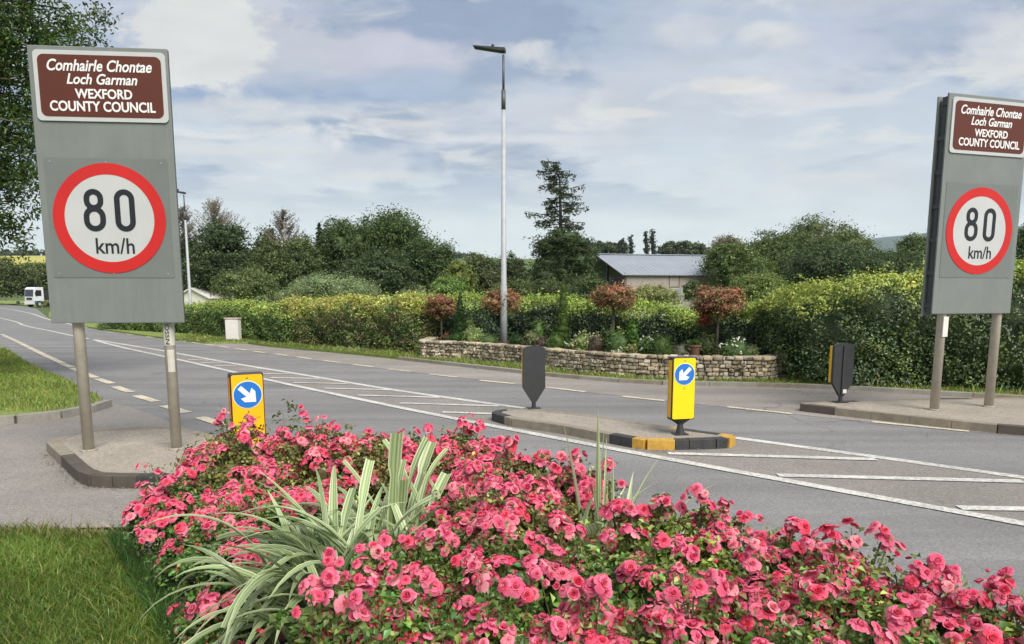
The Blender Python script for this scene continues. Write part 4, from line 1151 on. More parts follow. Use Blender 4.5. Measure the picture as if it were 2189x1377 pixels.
# bare, broom-like conifer tops
def bare(label, px, pt, Y, wpx, hpx, tint=(.27, .235, .18), leafy=.4):
    x = atd(px, 600, Y)[0]; zt = atd(px, pt, Y)[2]; S_ = Y/F; h = zt+.1
    t = thing('bare_conifer', label, 'conifer', (x, Y, -.1), 0, 'bare broom-topped conifers')
    mb = MB(); mb.tube([(0, 0, 0), (0, 0, h*.6), (0, 0, h)], [.3, .16, .02], 7)
    gs = []
    for i in range(95):
        f = rng.uniform(0, 1)
        z = h-hpx*S_*(.05+.95*f); a = rng.uniform(0, 2*math.pi); L = wpx*S_*(.25+.8*f)*rng.uniform(.6, 1.1)
        c, s = math.cos(a), math.sin(a)
        pts = [(0, 0, z), (c*L*.5, s*L*.5, z+L*.18), (c*L, s*L, z+L*.75)]
        mb.tube(pts, [.045, .03, .012], 4, cap=False)
        m = int(14+L*14); tt = rng.uniform(.15, 1, m)
        P = np.stack([np.interp(tt, [0, .5, 1], [p[i] for p in pts]) for i in range(3)], 1)+rng.normal(0, .09, (m, 3))
        gs.append(leafgeo(P, np.tile([0, -.5, .5], (m, 1)), .22*rng.uniform(.5, 1.2, m), tints(m, tint, .2, .08), .18, jitter=1.))
    mb.build('trunk', 'bark_pale', t)
    V, Fc, C = joingeo(gs); bigmesh('twigs', V, Fc, C, 'leaf', t)
bare('pale bare conifer with fan-shaped broom top above the very dark tree', 466, 431, 64, 66, 95)
bare('browner bare conifer with broom top above the olive tree', 612, 450, 68, 54, 95, (.13, .115, .075))
bare('bare conifer partly behind the distant street lamp', 398, 442, 66, 46, 90, (.17, .15, .13))
# small pointed spruce
for px, pt, Y, w, lab in [(682, 479, 70, 26, 'small pointed spruce between the second bare conifer and the big tree')]:
    x, _, zt = atd(px, pt, Y); r = w/F*Y; h = zt+.1
    B = [(0, 0, h*f, r*(1.05-f), r*(1.05-f), h*.05) for f in np.linspace(.45, .98, 10)]
    V, Fc, C = clumps(B, 3000, .28, D1, .35, .3, 12, corek=.8)
    t = thing('spruce', lab, 'conifer', (x, Y, -.1)); bigmesh('crown', V, Fc, C, 'leaf', t); limbs(h*.9, r*.5, .2, 4, .3, 'bark', t)

# large near tree, upper left
def near_tree():
    X0, Y0 = -12.6, 12.4
    t = thing('ash_tree', 'large leafy tree at the upper left, its drooping boughs behind the speed sign', 'tree', (X0, Y0, 0))
    def bp(px, py, Y): x, y, z = atd(px, py, Y); return (x-X0, y-Y0, z)
    targets = [(150, 80, 14), (100, 55, 13), (60, 20, 13), (20, 60, 12.5), (110, 110, 13.5), (60, 130, 13), (20, 170, 12.5), (70, 210, 13), (30, 260, 12.5), (95, 300, 14), (50, 330, 13.2), (85, 380, 13.6), (60, 415, 13.4), (15, 380, 12.8), (-5, 440, 12.6), (5, 330, 12.3), (170, 140, 14.2), (130, 200, 14), (150, 330, 14.3), (140, 20, 14.5), (60, -60, 13), (-60, 100, 12.4), (-80, 300, 12.2), (-60, 420, 12.4), (-120, 0, 12), (0, -50, 12.6), (110, -70, 14), (-15, 495, 12.8), (100, 160, 13.6), (165, 200, 14.5), (110, 250, 14), (30, 100, 12.8), (90, 20, 13.4), (40, 210, 12.8)]
    mb = MB()
    mb.tube([(0, 0, -.2), (.1, 0, 1.5), (.1, .1, 3.2), (.3, .2, 5.2), (.2, 0, 7.5)], [.34, .27, .22, .15, .05], 12)
    gs = []
    for px, py, Y in targets:
        e = np.array(bp(px, py, Y)); z_s = min(6.8, max(1.9, e[2]*.75+.9)); s0 = np.array([.15, .1, z_s])
        mid = (s0+e)/2+np.array([0, 0, .45])
        mb.tube([tuple(s0), tuple(mid), tuple(e)], [.07, .04, .012], 6, cap=False)
        nsub = 30
        for q in range(nsub):
            tt = rng.uniform(.35, 1.1)
            c = s0*(1-tt)**2+2*mid*tt*(1-tt)+e*tt*tt
            c = c+rng.normal(0, .22, 3)
            # a spray of pinnate, hanging leaflets
            m = 40
            L = rng.uniform(.2, .45); d = rng.normal(0, 1, 3); d[2] = -abs(d[2])*.9-.5; d /= np.linalg.norm(d)
            u = rng.uniform(0, 1, m)
            P = c+np.outer(u*L, d)+rng.normal(0, .10, (m, 3))
            k_ = math.exp(rng.normal(0, .28))
            T = tints(m, (.058*k_, .108*k_, .022*k_), .25, .12, (.10, .16, .02), .15)
            gs.append(leafgeo(P, np.tile([0, -.2, .7], (m, 1)), 1.05*.10*rng.uniform(.6, 1.25, m), T, .36, jitter=.9))
    mb.build('trunk', 'bark', t)
    V, Fc, C = joingeo(gs); bigmesh('crown', V, Fc, C, 'glossleaf', t)
near_tree()

# ============================================================ BUILDINGS, LORRY
def barn():
    Yc = 60; x, _, ze = atd(1336, 586, Yc); phi = R(12); w = 7.; Lb = 12.5
    t = thing('barn', 'long farm barn with grey metal roof and open gable among the trees', 'barn', (x, Yc, 0), phi)
    zr = 5.65; z0 = -.3
    # local: x along the eave, y away
    mb = MB(); mb.box(0, Lb, 0, .15, 2.35, ze-.02); mb.build('side_cladding', 'timber_clad', t)
    mb = MB(); mb.box(.0, Lb, -.02, .2, z0, 2.35); mb.box(Lb-.2, Lb, .2, 2*w, z0, 2.35); mb.box(.2, Lb-.2, 2*w-.2, 2*w, z0, 2.35); mb.build('block_wall', 'block_wall', t)
    mb = MB()
    ov = .35
    for s_ in (0, 1):
        y0, y1 = (-.3, w) if s_ == 0 else (w, 2*w+.3)
        z0_, z1_ = (ze-.05, zr) if s_ == 0 else (zr, ze-.05)
        n = 56
        for i in range(n):      # ribbed sheets
            xa, xb = -ov+i*(Lb+2*ov)/n, -ov+(i+1)*(Lb+2*ov)/n
            up = .012 if i % 2 == 0 else 0
            v = [mb.bm.verts.new(p) for p in ((xa, y0, z0_+up), (xb, y0, z0_+up), (xb, y1, z1_+up), (xa, y1, z1_+up), (xa, y0, z0_+up-.06), (xb, y0, z0_+up-.06), (xb, y1, z1_+up-.06), (xa, y1, z1_+up-.06))]
            for q in ((0, 1, 2, 3), (7, 6, 5, 4), (0, 4, 5, 1), (2, 6, 7, 3), (1, 5, 6, 2), (0, 3, 7, 4)): mb.bm.faces.new([v[j] for j in q])
    rf = mb.build('roof', 'roof_metal', t)
    mb = MB(); mb.box(-ov, Lb+ov, w-.2, w+.2, zr+.02, zr+.10); mb.build('ridge_cap', 'roof_metal', rf)
    mb = MB()
    for i in range(4): mb.box(.02, .22, i*w*2/3.0-.0+.0*i, i*w*2/3.+.22, z0, ze+((zr-ze)*(1-abs(i*2/3.-1)))-.12)
    mb.prism([(-.0, ze-.3), (-.0, ze-.1), (w, zr-.1), (2*w, ze-.1), (2*w, ze-.3), (w, zr-.32)], 0, .12)
    # rotate the prism so that it lies in the gable
    o = mb.build('frame', 'dark_steel', t)
    me = o.data
    for v in me.vertices[-12:]:
        x_, y_, z_ = v.co; v.co = (y_-.02, x_, z_)
    mb = MB(); mb.box(.6, .8, .3, 2*w-.3, 2.5, ze-.1); mb.build('gable_sheet', 'dark_steel', t)
    mb = MB(); mb.box(4.15, 4.2, -.03, .0, 2.45, ze-.1); mb.box(5.1, 5.15, -.03, .0, 2.45, ze-.1); mb.box(4.2, 5.1, -.03, 0, 2.45, 2.5); fr = mb.build('hatch', 'dark_steel', t)
    mb = MB(); mb.box(4.2, 5.1, -.015, 0.0, 2.5, ze-.1); mb.build('door_panel', 'timber_clad', fr)
    mb = MB(); mb.box(4.0, 5.3, -.06, -.02, 1.2, 2.3); mb.build('window', 'roof_metal', t)
barn()
def outbuilding():
    Y = 60; x, _, zp = atd(410, 615, Y); t = thing('outbuilding', 'small cream outbuilding with sloping roof above the low hedge', 'outbuilding', (x, Y, 0), R(-12))
    ze = atd(452, 636, Y)[2]; W = 42/F*Y
    mb = MB(); mb.prism([(-W, -.2), (W, -.2), (W, ze), (0, zp-.08), (-W, ze)], 0, 5); mb.build('wall', 'house_white', t)
    mb = MB(); mb.prism([(0, zp), (W+.12, ze-.03), (W+.12, ze-.12), (0, zp-.10), (-W-.12, ze-.12), (-W-.12, ze-.03)], -.25, 5.2); mb.build('roof', 'cabinet_white', t)
outbuilding()
x, y = G(86, 656.5, .02)
t = thing('lorry', 'white-cabbed lorry with blue lower stripe parked at the far road edge', 'lorry', (x, y, 0), R(248)); t.scale = (.80, .86, .92)
# local: +x is the front of the lorry
mb = MB(); mb.prism([(.0, .95), (1.75, .95), (1.8, 1.5), (1.62, 2.9), (1.3, 3.1), (.0, 3.1)], -1.2, 1.2); bmesh.ops.bevel(mb.bm, geom=mb.bm.edges[:], offset=.06, segments=2, affect='EDGES')
mb.build('cab', 'truck_white', t)
mb = MB(); mb.prism([(1.825, 1.68), (1.70, 2.72), (1.68, 2.72), (1.80, 1.68)], -1.02, 1.02); mb.build('windscreen', 'glass_dark', t)
for s_ in (-1, 1):
    mb = MB(); mb.prism([(.45, 1.75), (1.5, 1.75), (1.40, 2.65), (.45, 2.65)], s_*1.2, s_*1.225); mb.build('side_window', 'glass_dark', t)
    mb = MB(); mb.box(1.81, 1.86, s_*.75-.2, s_*.75+.2, .72, .9, .01); mb.build('headlight', 'cabinet_white', t)
    mb = MB(); mb.box(1.5, 1.62, s_*1.38-.1, s_*1.38+.1, 1.9, 2.4, .02); mb.build('mirror', 'black_plastic', t)
mb = MB(); mb.box(-.3, 1.78, -1.22, 1.22, .62, .93, .03); mb.build('lower_stripe', 'truck_blue', t)
mb = MB(); mb.box(1.7, 1.9, -1.2, 1.2, .45, .95, .04); mb.build('bumper', 'cabinet_white', t)
mb = MB(); mb.box(1.80, 1.83, -.7, .7, 1.15, 1.5); mb.build('grille', 'black_plastic', t)
mb = MB(); mb.box(-6, -.35, -.45, .45, .75, 1.05); mb.box(-6.2, -.15, -1.2, 1.2, 1.06, 2.7, .03); mb.build('load_body', 'black_plastic', t)
for wx in (.9, -3.4, -4.7):
    for s_ in (-1, 1):
        mb = MB(); mb.tube([(wx, s_*.95, .5), (wx, s_*1.22, .5)], .5, 18); wo = mb.build('wheel', 'rubber', t)
        mb = MB(); mb.tube([(wx, s_*1.225, .5), (wx, s_*1.235, .5)], .26, 14); mb.build('rim', 'galv', wo)
tree('bush', 'small pale bush beside the wheels of the parked lorry', 99, 642, 88, 13, (.12, .17, .07), 662, 900, .3, 5, group=None, cat='bush', trunk=False)
x, y = G(39, 650, .1)
t = thing('marker_stone', 'small white marker stone at the grassy roadside near the lorry', 'marker stone', (x, y, .1))
mb = MB(); mb.prism(rrect(-.25, .25, -.1, .55, .2), -.12, .12); mb.build('stone', 'cabinet_white', t)

# ============================================================ ROSES
def petal(cr, rad, ang, wid, openness, tint_in, tint_out, curl):
    """one cupped petal: grid 5 x 4"""
    V = []; C = []
    ca, sa = math.cos(ang), math.sin(ang)
    for j in range(4):
        v = j/3
        for i in range(5):
            u = (i-2)/2
            hw = wid*(.35+.65*math.sin(min(1, v*1.15)*math.pi*.5))*(1-.12*(v > .99)*abs(u))
            # radial profile: up and out
            r = cr+rad*(openness*v+.10*math.sin(v*3))
            z = rad*(1-openness*.78)*v*.95 - curl*rad*(v**3)*.55
            r -= .18*rad*u*u*v*(1-openness*.4)
            z += .10*rad*abs(u)*v
            x = r; y = u*hw
            V.append((x*ca-y*sa, x*sa+y*ca, z))
            k = min(1, v*.8+abs(u)*.15)
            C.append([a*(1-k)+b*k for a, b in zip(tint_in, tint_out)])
    return V, C
def bloom_mesh(kind):
    V = []; C = []; Fq = []
    rr = random.Random(kind*17+3)
    Rr = .036
    deep = (.78, .026, .105); pink = (.91, .105, .26); pale = (.96, .44, .54); hot = (.88, .04, .095)
    layers = {0: [(6, 1., .98, .55, 1.), (6, .86, .74, .52, .7), (6, .72, .52, .45, .4), (5, .56, .34, .42, .2), (4, .42, .18, .4, 0), (3, .28, .08, .35, 0)],
              1: [(5, 1.0, 1.02, .6, 1.2), (6, .9, .86, .5, .9), (5, .74, .66, .45, .5), (5, .56, .45, .4, .2), (4, .38, .25, .35, 0)],
              2: [(5, .92, .70, .55, .6), (5, .80, .48, .5, .3), (5, .64, .30, .28, .1), (4, .50, .16, .4, 0), (3, .34, .06, .4, 0)],
              3: [(7, 1.0, .96, .5, 1.), (7, .88, .80, .45, .8), (6, .74, .62, .42, .5), (6, .58, .42, .4, .3), (4, .42, .24, .38, .1), (3, .28, .12, .35, 0)],
              4: [(4, .62, .24, .6, 0), (4, .56, .14, .5, 0), (3, .45, .05, .5, 0)],
              5: [(5, .95, .85, .62, .8), (4, .74, .50, .55, .3), (3, .48, .18, .5, 0)]}[kind]
    for li_, (n, rk, op, wk, cu) in enumerate(layers):
        a0 = rr.uniform(0, 6)
        for i in range(n):
            o = len(V)
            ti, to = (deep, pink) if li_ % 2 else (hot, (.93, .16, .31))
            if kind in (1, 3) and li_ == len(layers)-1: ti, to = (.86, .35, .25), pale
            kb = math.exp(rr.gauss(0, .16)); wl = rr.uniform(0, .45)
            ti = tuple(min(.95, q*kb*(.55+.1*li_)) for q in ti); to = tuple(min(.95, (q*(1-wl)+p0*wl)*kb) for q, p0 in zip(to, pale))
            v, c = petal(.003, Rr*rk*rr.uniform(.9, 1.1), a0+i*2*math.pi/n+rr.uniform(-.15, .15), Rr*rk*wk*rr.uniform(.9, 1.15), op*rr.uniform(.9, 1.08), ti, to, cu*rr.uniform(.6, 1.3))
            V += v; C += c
            for j in range(3):
                for q in range(4): Fq.append((o+j*5+q, o+j*5+q+1, o+j*5+q+6, o+j*5+q+5))
    me = bpy.data.meshes.new('rose_bloom')
    me.from_pydata([(x, y, z-.012) for x, y, z in V], [], Fq)
    at = me.attributes.new('tint', 'FLOAT_COLOR', 'POINT')
    at.data.foreach_set('color', np.concatenate([np.array(C), np.ones((len(C), 1))], 1).astype(np.float32).ravel())
    for p_ in me.polygons: p_.use_smooth = True
    me.materials.append(MATS['bloom'])
    return me
BL = [bloom_mesh(k_) for k_ in range(6)]
_b = BL[5]; B5V = np.array([v.co[:] for v in _b.vertices]); B5F = np.array([list(f.vertices) for f in _b.polygons])
B5C = np.empty(len(B5V)*4); _b.attributes['tint'].data.foreach_get('color', B5C); B5C = B5C.reshape(-1, 4)[:, :3]
def many_blooms(items, parent):
    Vs, Fs, Cs = [], [], []; o = 0
    for p, nd, s_ in items:
        M = np.array((Vector(tuple(nd)).normalized().to_track_quat('Z', 'Y') @ Matrix.Rotation(rng.uniform(0, 6.28), 3, 'Z').to_quaternion()).to_matrix())
        Vs.append((B5V*s_) @ M.T+p); Fs.append(B5F+o)
        u = rng.random(); c = B5C*math.exp(rng.normal(0, .1)); w_ = .6 if u > .88 else (.25 if u > .7 else 0)
        Cs.append(np.clip(c*(1-w_)+np.array([.92, .42, .46])*w_, 0, .97)); o += len(B5V)
    ob = bigmesh('rose_bloom', np.concatenate(Vs), np.concatenate(Fs), np.concatenate(Cs), 'petal_plain', parent)
    ob['kind'] = 'stuff'
    for p_ in ob.data.polygons: p_.use_smooth = True

RG = 'rose bushes in the roadside bed'
occupied = []
def rose_bush(label, px, pt, Y, rx, nb, dens=1., tint=(.040, .078, .018), flush=.25, low=0., stalk=None, back=False):
    X, _, zt = atd(px, pt, Y); zt -= .03
    t = thing('rose_bush', label, 'rose bush', (X, Y, .04), 0, RG)
    zt -= .04; rx *= 1.08; ry = rx*.95; nb = int(nb*(1.95 if Y < 3 else 3.1)); zt += .0
    tint = (tint[0]*2.5, tint[1]*2.4, tint[2]*2.1)
    # irregular dome
    lobes = [(0, 0, zt*.50, rx*.86, ry*.86, zt*.46)]
    for i in range(7):
        a = rng.uniform(0, 2*math.pi); q = rng.uniform(.35, .62)
        s_ = rng.uniform(.34, .5)
        lobes.append((math.cos(a)*rx*q, math.sin(a)*ry*q, zt*rng.uniform(.48, .72), rx*s_, ry*s_, zt*rng.uniform(.24, .33)))
    lobes.append((rng.uniform(-.1, .1)*rx, rng.uniform(-.1, .1), zt*.74, rx*.5, ry*.5, zt*.25))
    g = clumps(lobes, int(7000*dens*(rx/.42)**2), .033, tint, .62, .13, 16, .26, .14, up=.55, alt=(.24, .29, .075), palt=flush, corek=.5, clvar=.3, jit=.7)
    V, Fc, C = g
    keep = V[:, 2] > .005
    V[:, 2] = np.maximum(V[:, 2], .0)
    # small upright shoots and bud stalks
    mb = MB()
    for i in range(12):
        a = rng.uniform(0, 2*math.pi); q = rng.uniform(.1, .8)
        mb.tube([(0, 0, 0), (math.cos(a)*rx*q*.6, math.sin(a)*ry*q*.6, zt*.6), (math.cos(a)*rx*q, math.sin(a)*ry*q, zt*.95)], [.007, .005, .003], 5, cap=False)
    # clusters of blooms over the dome
    n = 0; guard = 0; blooms = []
    toward = np.array([-X, -Y, 0]); toward /= np.linalg.norm(toward)
    while n < nb and guard < 16000:
        guard += 1
        d = sphere_pts(1, .05)[0]
        if rng.random() > .35+.65*max(0, d @ toward*.8+d[2]*.75): continue
        lb = lobes[rng.integers(1, len(lobes))] if rng.random() < .8 else lobes[0]
        c = np.array(lb[:3])+d*np.array(lb[3:6])*1.04
        if c[2] < zt*(.38-low): continue
        m = int(rng.integers(4, 19)); cr = (.0185 if Y < 3 else .0215)*math.sqrt(m)
        nn = d*.55+np.array([0, 0, .75])+toward*.12; nn /= np.linalg.norm(nn)
        LB = np.array(lobes); out_ = d*.6+nn*.4
        for _k in range(24):
            if ((((c-LB[:, :3])/LB[:, 3:6])**2).sum(1).min()) > 1.10: break
            c = c+out_*.015
        else: continue
        c = c+nn*.012
        mb.tube([tuple(c-nn*.16), tuple(c-nn*.02)], [.0035, .0025], 4, cap=False)
        e1 = np.cross(nn, [0, 1, .1]); e1 /= np.linalg.norm(e1); e2 = np.cross(nn, e1)
        for q in range(m):
            rr_ = cr*math.sqrt((q+.3)/m)*1.25; aa = q*2.4+rng.uniform(0, .6)
            p = c+e1*rr_*math.cos(aa)+e2*rr_*math.sin(aa)-nn*(rr_**2)*7
            nd = nn+e1*math.cos(aa)*rr_*9+e2*math.sin(aa)*rr_*9+rng.normal(0, .18, 3)
            blooms.append((p, nd, rng.random())); n += 1
    # loose sprays that break the outline
    extra_leaf = []
    for _q in range(7):
        a = rng.uniform(0, 6.28); q = rng.uniform(.1, .75); b0 = np.array([math.cos(a)*rx*q, math.sin(a)*ry*q, zt*(1-.35*q*q)])
        hh = rng.uniform(.04, .13); tip = b0+np.array([rng.normal(0, .035), rng.normal(0, .035), hh])
        mb.tube([tuple(b0*np.array([.8, .8, .75])), tuple((b0+tip)/2), tuple(tip)], [.0035, .003, .002], 4, cap=False)
        tt = rng.uniform(-.6, .95, (26, 1)); extra_leaf.append(b0+(tip-b0)*tt+rng.normal(0, .022, (26, 3)))
        for _w in range(int(rng.integers(2, 7))):
            off = rng.normal(0, 1, 3)*np.array([.026, .026, .016]); blooms.insert(0, (tip+off, np.array([off[0]*30, off[1]*30-.3, 1.1]), rng.random()))
    # the tallest cluster(s) on their own stalks
    for sp in (stalk or []):
        qx, qy, m = sp
        P3 = np.array(atd(qx, qy, Y))-np.array([X, Y, .04])
        mb.tube([(P3[0]*.4, 0, zt*.6), (P3[0]*.9, 0, (zt+P3[2])*.5), tuple(P3-np.array([0, 0, .01]))], [.005, .004, .003], 5, cap=False)
        for q in range(m):
            off = rng.normal(0, .028, 3)*np.array([1, 1, .7]); blooms.insert(0, (P3+off, np.array([off[0]*22, off[1]*22-.5, 1.2]), rng.random()))
        tt = rng.uniform(.35, .97, (40, 1)); extra_leaf.append(np.array([P3[0]*.6, 0, zt*.6])*(1-tt)+P3*tt+rng.normal(0, .028, (40, 3)))
    mb.build('stems', 'stem_green', t)
    # unopened buds and spent heads among the leaves are part of the foliage mesh
    nbuds = 46
    d = sphere_pts(nbuds, .15); lb = np.array(lobes)[rng.integers(0, len(lobes), nbuds)]
    Pb = lb[:, :3]+d*lb[:, 3:6]*1.08+rng.normal(0, .02, (nbuds, 3))
    k_ = 6
    Pb = np.repeat(Pb, k_, 0)+rng.normal(0, .009, (nbuds*k_, 3))
    bt = tints(nbuds*k_, (.42, .06, .06), .2, .1, (.20, .17, .06), .4)
    gb = leafgeo(Pb, np.tile([0, -.4, .8], (nbuds*k_, 1)), .02*rng.uniform(.6, 1.2, nbuds*k_), bt, .7, jitter=1.)
    ex = np.concatenate(extra_leaf); ge = leafgeo(ex, np.tile([0, -.2, .8], (len(ex), 1)), .032*rng.uniform(.6, 1.2, len(ex)), tints(len(ex), (.14, .19, .05), .2, .12), .6, jitter=.7)
    V, Fc, C = joingeo([(V, Fc, C), gb, ge])
    bigmesh('foliage', V, Fc, C, 'glossleaf', t)
    # show the ninety-five that face the camera side most as parts, the rest as one mass
    blooms.sort(key=lambda b: -(float(np.dot(b[0], toward))+b[0][2]))
    if len(blooms) > 95: many_blooms([(b[0], b[1], float(rng.uniform(.5, .9) if Y < 3 else rng.uniform(.62, .98))) for b in blooms[95:]], t)
    for p, nd, rv in blooms[:95]:
        k_ = 4 if rv < .10 else (2 if rv < .30 else (0 if rv < .55 else (3 if rv < .8 else 1)))
        o = bpy.data.objects.new('rose_bloom', BL[k_]); COL.objects.link(o); o.parent = t
        o.location = tuple(p)
        nd = Vector(tuple(nd)).normalized(); qn = nd.to_track_quat('Z', 'Y')
        o.rotation_mode = 'QUATERNION'; o.rotation_quaternion = qn @ Matrix.Rotation(rng.uniform(0, 6.28), 3, 'Z').to_quaternion()
        s_ = float(rng.uniform(.46, .86) if Y < 3 else rng.uniform(.62, 1.0)); o.scale = (s_, s_, s_)
    return t
# px, top py, distance, radius, blooms
GRN = (.040, .080, .018); BRN = (.062, .062, .022)
rose_bush('leftmost rose bush at the gravel corner, with dense dark leaves below its blooms', 392, 1030, 4.25, .31, 60, 1.2, (.03, .065, .014), .08, .3, [(325, 998, 4), (400, 1010, 5)])
rose_bush('rose bush below the island sign post, between the gravel and the strap leaves', 470, 1120, 3.85, .35, 44, 1.2, (.03, .062, .015), .1, .3)
rose_bush('rose bush just in front of the amber bollard', 500, 914, 4.95, .42, 78, 1., BRN, .3, 0, [(480, 884, 4), (516, 900, 3)])
rose_bush('rose bush at the back between the amber bollard and the tall pink tuft', 600, 950, 4.95, .36, 62, 1., GRN, .3)
rose_bush('back rose bush whose stalks rise highest right of the amber bollard', 672, 916, 4.9, .38, 64, 1., BRN, .4, 0, [(652, 886, 5), (690, 898, 3)])
rose_bush('densely flowered back rose bush seen against the plain asphalt', 770, 942, 4.8, .40, 74, 1., BRN, .3)
rose_bush('back rose bush behind the cream-striped strap leaves', 880, 933, 4.7, .40, 74, 1., BRN, .35, 0, [(860, 925, 4)])
rose_bush('back rose bush directly below the near centre line, with one high stalk', 975, 926, 4.6, .36, 64, 1., BRN, .35, 0, [(993, 897, 5), (1010, 915, 3)])
rose_bush('rose bush right of the high stalk, below the central island tip', 1085, 966, 4.2, .36, 64, 1., BRN, .4, 0, [(1082, 950, 6)])
rose_bush('rose bush below the painted island kerb at the right end of the back row', 1225, 1000, 3.85, .33, 58, 1., BRN, .35, 0, [(1300, 992, 6), (1225, 985, 4)])
rose_bush('rose bush in the second row behind the left strap leaves', 560, 1020, 4.4, .36, 60, 1., GRN, .25)
rose_bush('shorter rose bush of the second row with leafy gaps', 680, 1035, 4.3, .34, 50, 1., GRN, .25)
rose_bush('rose bush in the second row right of the striped strap leaves', 1030, 1058, 3.7, .34, 56, 1., BRN, .35)
rose_bush('rose bush with pale pink blooms in the middle of the bed', 1150, 1050, 3.4, .33, 56, 1., BRN, .4)
rose_bush('rose bush with a tight bright cluster right of the thin strap leaves', 1395, 1075, 3.05, .27, 54, 1., (.06, .10, .02), .4, 0, [(1370, 1085, 5), (1430, 1085, 5)])
rose_bush('light green leafy rose bush with a lone high flower head', 1510, 1095, 2.95, .26, 34, 1., (.10, .15, .03), .6, 0, [(1498, 1050, 8), (1598, 1105, 6), (1540, 1095, 4)])
rose_bush('rose bush with faded salmon blooms against the grey road', 1680, 1150, 2.75, .27, 58, 1., BRN, .5, 0, [(1680, 1140, 5)])
rose_bush('rose bush with a pointed pink spray near the road edge', 1800, 1165, 2.6, .24, 52, 1., (.09, .12, .03), .5, 0, [(1790, 1160, 5), (1893, 1140, 6), (1905, 1170, 4)])
rose_bush('rose bush with faded flower heads low at the right', 1950, 1245, 2.35, .24, 48, 1., (.10, .11, .035), .5, 0, [(1960, 1215, 6), (2045, 1222, 6)])
rose_bush('rose bush in the bottom right corner of the bed', 2110, 1290, 2.15, .24, 62, 1., GRN, .35, 0, [(2090, 1270, 5)])
rose_bush('rose bush right of the corner one, half out of view', 2270, 1345, 1.95, .24, 44, 1., GRN, .35)
rose_bush('front rose bush whose long flower spray crosses before the strap leaves', 870, 1150, 2.9, .31, 62, 1.1, GRN, .3, 0, [(900, 1155, 5), (960, 1150, 5)])
rose_bush('front rose bush beside the left strap leaves, with a gap of dark foliage', 770, 1215, 2.6, .22, 34, 1.2, GRN, .25, .1, [(708, 1188, 6)])
rose_bush('front rose bush in the middle with large open blooms', 1070, 1148, 2.85, .30, 56, 1.1, GRN, .3)
rose_bush('front rose bush with full-blown blooms below the pale cluster', 1230, 1165, 2.6, .28, 48, 1.1, GRN, .3)
rose_bush('front rose bush under the light green leafy one', 1420, 1190, 2.45, .28, 54, 1.1, (.05, .09, .02), .4)
rose_bush('front rose bush with soft pink clusters and light leaves', 1640, 1225, 2.3, .27, 54, 1.1, (.07, .11, .024), .5)
rose_bush('front rose bush with magenta pink blooms towards the right', 1850, 1275, 2.12, .25, 56, 1.1, GRN, .4)
rose_bush('nearest rose bush at the bottom left, beside the trailing strap leaves', 715, 1300, 2.12, .19, 48, 1.2, (.035, .07, .016), .2, .1)
rose_bush('nearest rose bush at the bottom centre left', 880, 1275, 2.1, .24, 46, 1.2, GRN, .25)
rose_bush('nearest rose bush at the bottom centre', 1075, 1272, 2.08, .24, 50, 1.2, GRN, .25)
rose_bush('nearest rose bush at the bottom centre right', 1290, 1290, 2.0, .23, 46, 1.2, (.045, .085, .018), .35)
rose_bush('nearest rose bush below the soft pink clusters', 1500, 1295, 1.95, .23, 48, 1.2, (.05, .09, .02), .4)
rose_bush('nearest rose bush at the bottom right', 1730, 1310, 1.88, .22, 46, 1.2, GRN, .35)
rose_bush('nearest rose bush just left of the bottom right corner', 1960, 1335, 1.82, .21, 44, 1.2, GRN, .35)
rose_bush('low rose bush at the bottom left beside the lawn with a few red blooms', 470, 1290, 3.0, .22, 16, 1., (.03, .06, .014), .1, .4, [(390, 1325, 1), (490, 1330, 7), (440, 1345, 3), (480, 1355, 6)])

